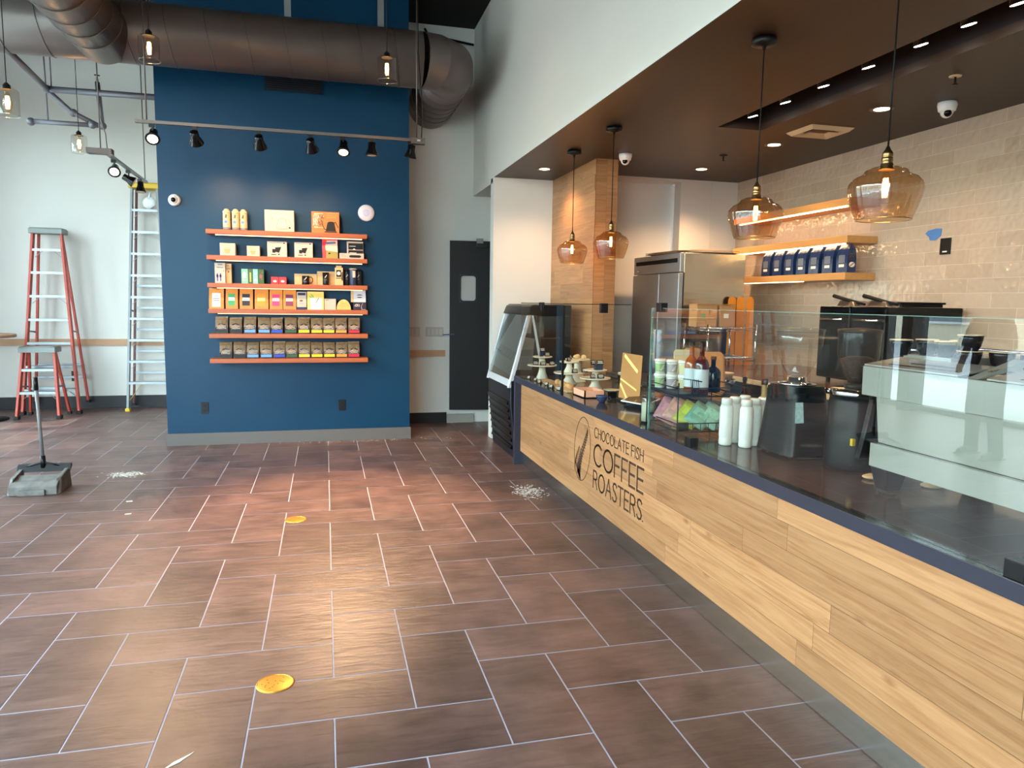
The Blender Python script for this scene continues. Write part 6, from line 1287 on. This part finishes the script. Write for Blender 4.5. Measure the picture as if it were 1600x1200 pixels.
for k in range(7):
    y = 6.36-k*.182; z = 1.8455; lb = ['farthest navy coffee bag on the oak shelf', 'second navy coffee bag from the far end of the oak shelf', 'third navy coffee bag from the far end of the oak shelf', 'middle navy coffee bag of the seven on the oak shelf', 'third navy coffee bag from the near end of the oak shelf', 'second navy coffee bag from the near end of the oak shelf', 'nearest navy coffee bag, its side with a round white emblem toward the room'][k]
    t = thing('navy_coffee_bag', lb, 'coffee bag', (4.28, y, z), 'navy coffee bags on the oak shelf'); rr = random.Random(k+70); x0 = 4.215; w = .135; h = .235; dep = .09
    lv = [(0, 0, 1), (.5, 0, 1), (.82, .15, .7), (.95, .38, .22), (1, .42, .10)]; b = MB(); rings = []
    for f_, o_, d_ in lv:
        j = rr.uniform(-.003, .003); rings.append([(x0+dep*o_, y-w/2+j, z+h*f_), (x0+dep*(o_+d_), y-w/2+j, z+h*f_), (x0+dep*(o_+d_), y+w/2+j, z+h*f_), (x0+dep*o_, y+w/2+j, z+h*f_)])
    for i in range(4): b.add(rings[i]+rings[i+1], [(q, (q+1) % 4, 4+(q+1) % 4, 4+q) for q in range(4)])
    b.add(rings[0], [(3, 2, 1, 0)]); b.add(rings[4], [(0, 1, 2, 3)]); b.build('bag', navyb, t, bevel=.0015)
    fx = lambda u, v: (x0-.001, y+w/2-u, z+v)
    MB().prism(rc(.035, .045, .10, .068), fx, (-.0008, 0, 0)).build('white_label', inkw, t)
    MB().prism(rc(.03, .08, .105, .145), fx, (-.0006, 0, 0)).build('grey_panel', mat('silver_print', (104, 116, 130), .4, noise=.4, nscale=90), t)
    b = MB()
    for q in range(5): ribbon(b, [(.034+i*.008, .087+q*.012+rr.uniform(-.003, .003)) for i in range(9)], .0025, fx, (-.0014, 0, 0))
    b.build('script_print', inkg, t)
    if k == 6:
        fy = lambda u, v: (x0+u, y-w/2-.0015, z+v)
        MB().prism([(.045+.028*math.cos(a), .065+.022*math.sin(a)) for a in [2*PI*i/24 for i in range(24)]], fy, (0, -.001, 0)).build('round_emblem', inkw, t)
        b = MB(); ribbon(b, [(.030, .055), (.045, .066), (.06, .076)], .007, fy, (0, -.002, 0)); b.build('leaf_mark', brownp, t)
        b = MB()
        for q, u in ((0, .028), (1, .052)):
            for s_ in (.115, .145): ribbon(b, [(u+.010*math.cos(a), s_+.013*math.sin(a)) for a in [2*PI*i/12 for i in range(13)]], .003, fy, (0, -.001, 0))
        b.build('side_lettering', inkg, t)
t = thing('wall_switch', 'black switch box on the tiled wall right of the blue tape', 'switch', (4.49, 4.495, 2.02)); MB().box(4.485, 4.45, 1.96, 4.499, 4.54, 2.08).build('box', blk, t, bevel=.002); MB().box(4.482, 4.47, 1.975, 4.485, 4.51, 1.985).build('label', wht, t)
tag(MB().prism([(0, .03), (.03, .05), (.10, .06), (.155, .055), (.15, .0), (.10, -.03), (.05, -.025), (.04, .0)], lambda u, v: (4.4985, 4.70-u, 2.10+v), (-.003, 0, 0)).build('painter_tape', mat('blue_tape', (70, 116, 176), .6, noise=.2), None, loc=(4.498, 4.62, 2.1)), 'torn piece of blue tape on the tiled wall', 'tape')
# ================================================================ PERSON BY THE WINDOW (seen mirrored in the counter glass)
t = thing('person', 'person in brown clothes standing near the windows, mirrored in the counter glass', 'person', (-3.2, 6.07, 0))
import bmesh
def skin(name, joints, edges, m, root, parent, sub=2):
    me = bpy.data.meshes.new(name); me.from_pydata([j[0] for j in joints], edges, []); o = bpy.data.objects.new(name, me); C.objects.link(o); o.parent = parent
    md = o.modifiers.new('skin', 'SKIN'); md.use_smooth_shade = True; s = o.modifiers.new('sub', 'SUBSURF'); s.levels = sub; s.render_levels = sub
    for k, j in enumerate(joints): v = me.skin_vertices[0].data[k]; v.radius = j[1] if isinstance(j[1], tuple) else (j[1], j[1]); v.use_root = (k == root)
    me.materials.append(m); return o
skn = mat('skin', (176, 126, 100), .5); shirt = mat('brown_shirt', (88, 66, 52), .8); trou = mat('dark_trousers', (50, 48, 50), .8); shoe = mat('shoe_brown', (60, 48, 40), .6); hair = mat('dark_hair', (30, 24, 20), .7)
J = [((0, 0, .97), (.13, .09)), ((0, 0, 1.15), (.115, .08)), ((0, 0, 1.36), (.14, .09)), ((0, 0, 1.48), .052), ((.01, 0, 1.545), (.056, .056)), ((.022, 0, 1.635), (.090, .098)), ((.015, 0, 1.74), (.088, .098)),
     ((0, .17, 1.42), .050), ((.02, .25, 1.16), .042), ((.14, .20, .98), .031), ((0, -.17, 1.42), .050), ((.04, -.26, 1.17), .042), ((.25, -.20, 1.20), .030),
     ((0, .10, .86), (.085, .085)), ((.02, .12, .50), .055), ((0, .13, .07), .040), ((0, -.10, .86), (.085, .085)), ((.05, -.16, .50), .055), ((.04, -.21, .07), .040)]
body = skin('body', J, [(0, 1), (1, 2), (2, 3), (3, 4), (4, 5), (5, 6), (2, 7), (7, 8), (8, 9), (2, 10), (10, 11), (11, 12), (0, 13), (13, 14), (14, 15), (0, 16), (16, 17), (17, 18)], skn, 0, t)
sh = MB()
def ell(b, secs, n=28):
    R_ = [[(cx_+rx*math.cos(2*PI*k/n), cy_+ry*math.sin(2*PI*k/n), z) for k in range(n)] for cx_, cy_, rx, ry, z in secs]
    for p, q in zip(R_, R_[1:]): b.add(p+q, [(k, (k+1) % n, n+(k+1) % n, n+k) for k in range(n)], 0, True)
    b.add(R_[0], [tuple(range(n))[::-1]]); b.add(R_[-1], [tuple(range(n))])
ell(sh, [(0, 0, .128, .182, .86), (0, 0, .135, .188, .92), (0, 0, .128, .178, 1.08), (0, 0, .135, .195, 1.28), (0, 0, .125, .212, 1.38), (0, 0, .100, .195, 1.44), (0, 0, .078, .11, 1.485), (0, 0, .064, .066, 1.505)])
sh.tube([(0, .15, 1.425), (.002, .195, 1.36), (.012, .24, 1.25), (.02, .262, 1.15)], [.075, .068, .062, .060], 16)
sh.tube([(0, -.15, 1.425), (.004, -.195, 1.36), (.02, -.24, 1.25), (.038, -.268, 1.16)], [.075, .068, .062, .060], 16)
sh.ball((0, .15, 1.42), .076, n=8).ball((0, -.15, 1.42), .076, n=8).build('shirt', shirt, t, local=True)
tr_ = MB(); ell(tr_, [(0, 0, .105, .165, .80), (0, 0, .118, .168, .86), (0, 0, .115, .165, .98)])
tr_.tube([(0, .09, .88), (.005, .10, .78), (.02, .12, .50), (.005, .128, .25), (0, .13, .05)], [.098, .098, .078, .066, .068], 20)
tr_.tube([(0, -.09, .88), (.01, -.105, .78), (.05, -.16, .50), (.045, -.19, .25), (.04, -.21, .05)], [.098, .098, .078, .066, .068], 20)
tr_.build('trousers', trou, t, local=True)
for y, x in ((.13, 0), (-.21, .04)):
    MB().tube([(x-.07, y, .04), (x-.02, y, .05), (x+.08, y, .045), (x+.17, y, .03)], [.035, .046, .042, .026], 14).box(x-.10, y-.04, 0, x+.19, y+.04, .018).build('shoe', shoe, t, local=True, bevel=.01)
def hand(wr, d, up):
    wr = Vector(wr); d = Vector(d).normalized(); up = Vector(up).normalized(); sd = d.cross(up); wr = wr-d*.022; j = [(wr-d*.02, .030), (wr+d*.045, .034), (wr+d*.08, .028)]; e = [(0, 1), (1, 2)]
    for k, (o_, L) in enumerate(((-.030, .060), (-.010, .072), (.010, .068), (.028, .052))):
        b0 = wr+d*.085+sd*o_; n0 = len(j); j += [(b0, .0095), (b0+d*L*.5-up*.008, .0088), (b0+d*L*.85-up*.028, .0078)]; e += [(2, n0), (n0, n0+1), (n0+1, n0+2)]
    n0 = len(j); j += [(wr+d*.03-sd*.036-up*.005, .012), (wr+d*.06-sd*.052-up*.015, .010), (wr+d*.085-sd*.050-up*.028, .009)]; e += [(1, n0), (n0, n0+1), (n0+1, n0+2)]
    skin('hand', [(tuple(p), r_) for p, r_ in j], e, skn, 0, t, 1)
hand((.14, .20, .98), (.5, -.1, -.8), (1, 0, .5)); hand((.25, -.20, 1.20), (.9, .1, .3), (0, 0, 1))
MB().ball((-.022, 0, 1.715), .098, n=12, sc=(.98, .92, 1.05)).ball((.02, 0, 1.775), .075, n=10, sc=(1, 1, .55)).build('hair', hair, t, local=True)
MB().ball((.100, 0, 1.655), .014, n=6, sc=(1.4, .8, 1.3)).ball((.086, .03, 1.685), .009, n=6).ball((.086, -.03, 1.685), .009, n=6).ball((.086, 0, 1.618), .018, n=6, sc=(.6, 1.2, .35)).build('face_features', mat('face_tone', (140, 90, 74), .5), t, local=True)
for s in (-1, 1): MB().ball((.01, s*.092, 1.665), .024, n=6, sc=(.7, .4, 1.2)).build('ear', skn, t, local=True)
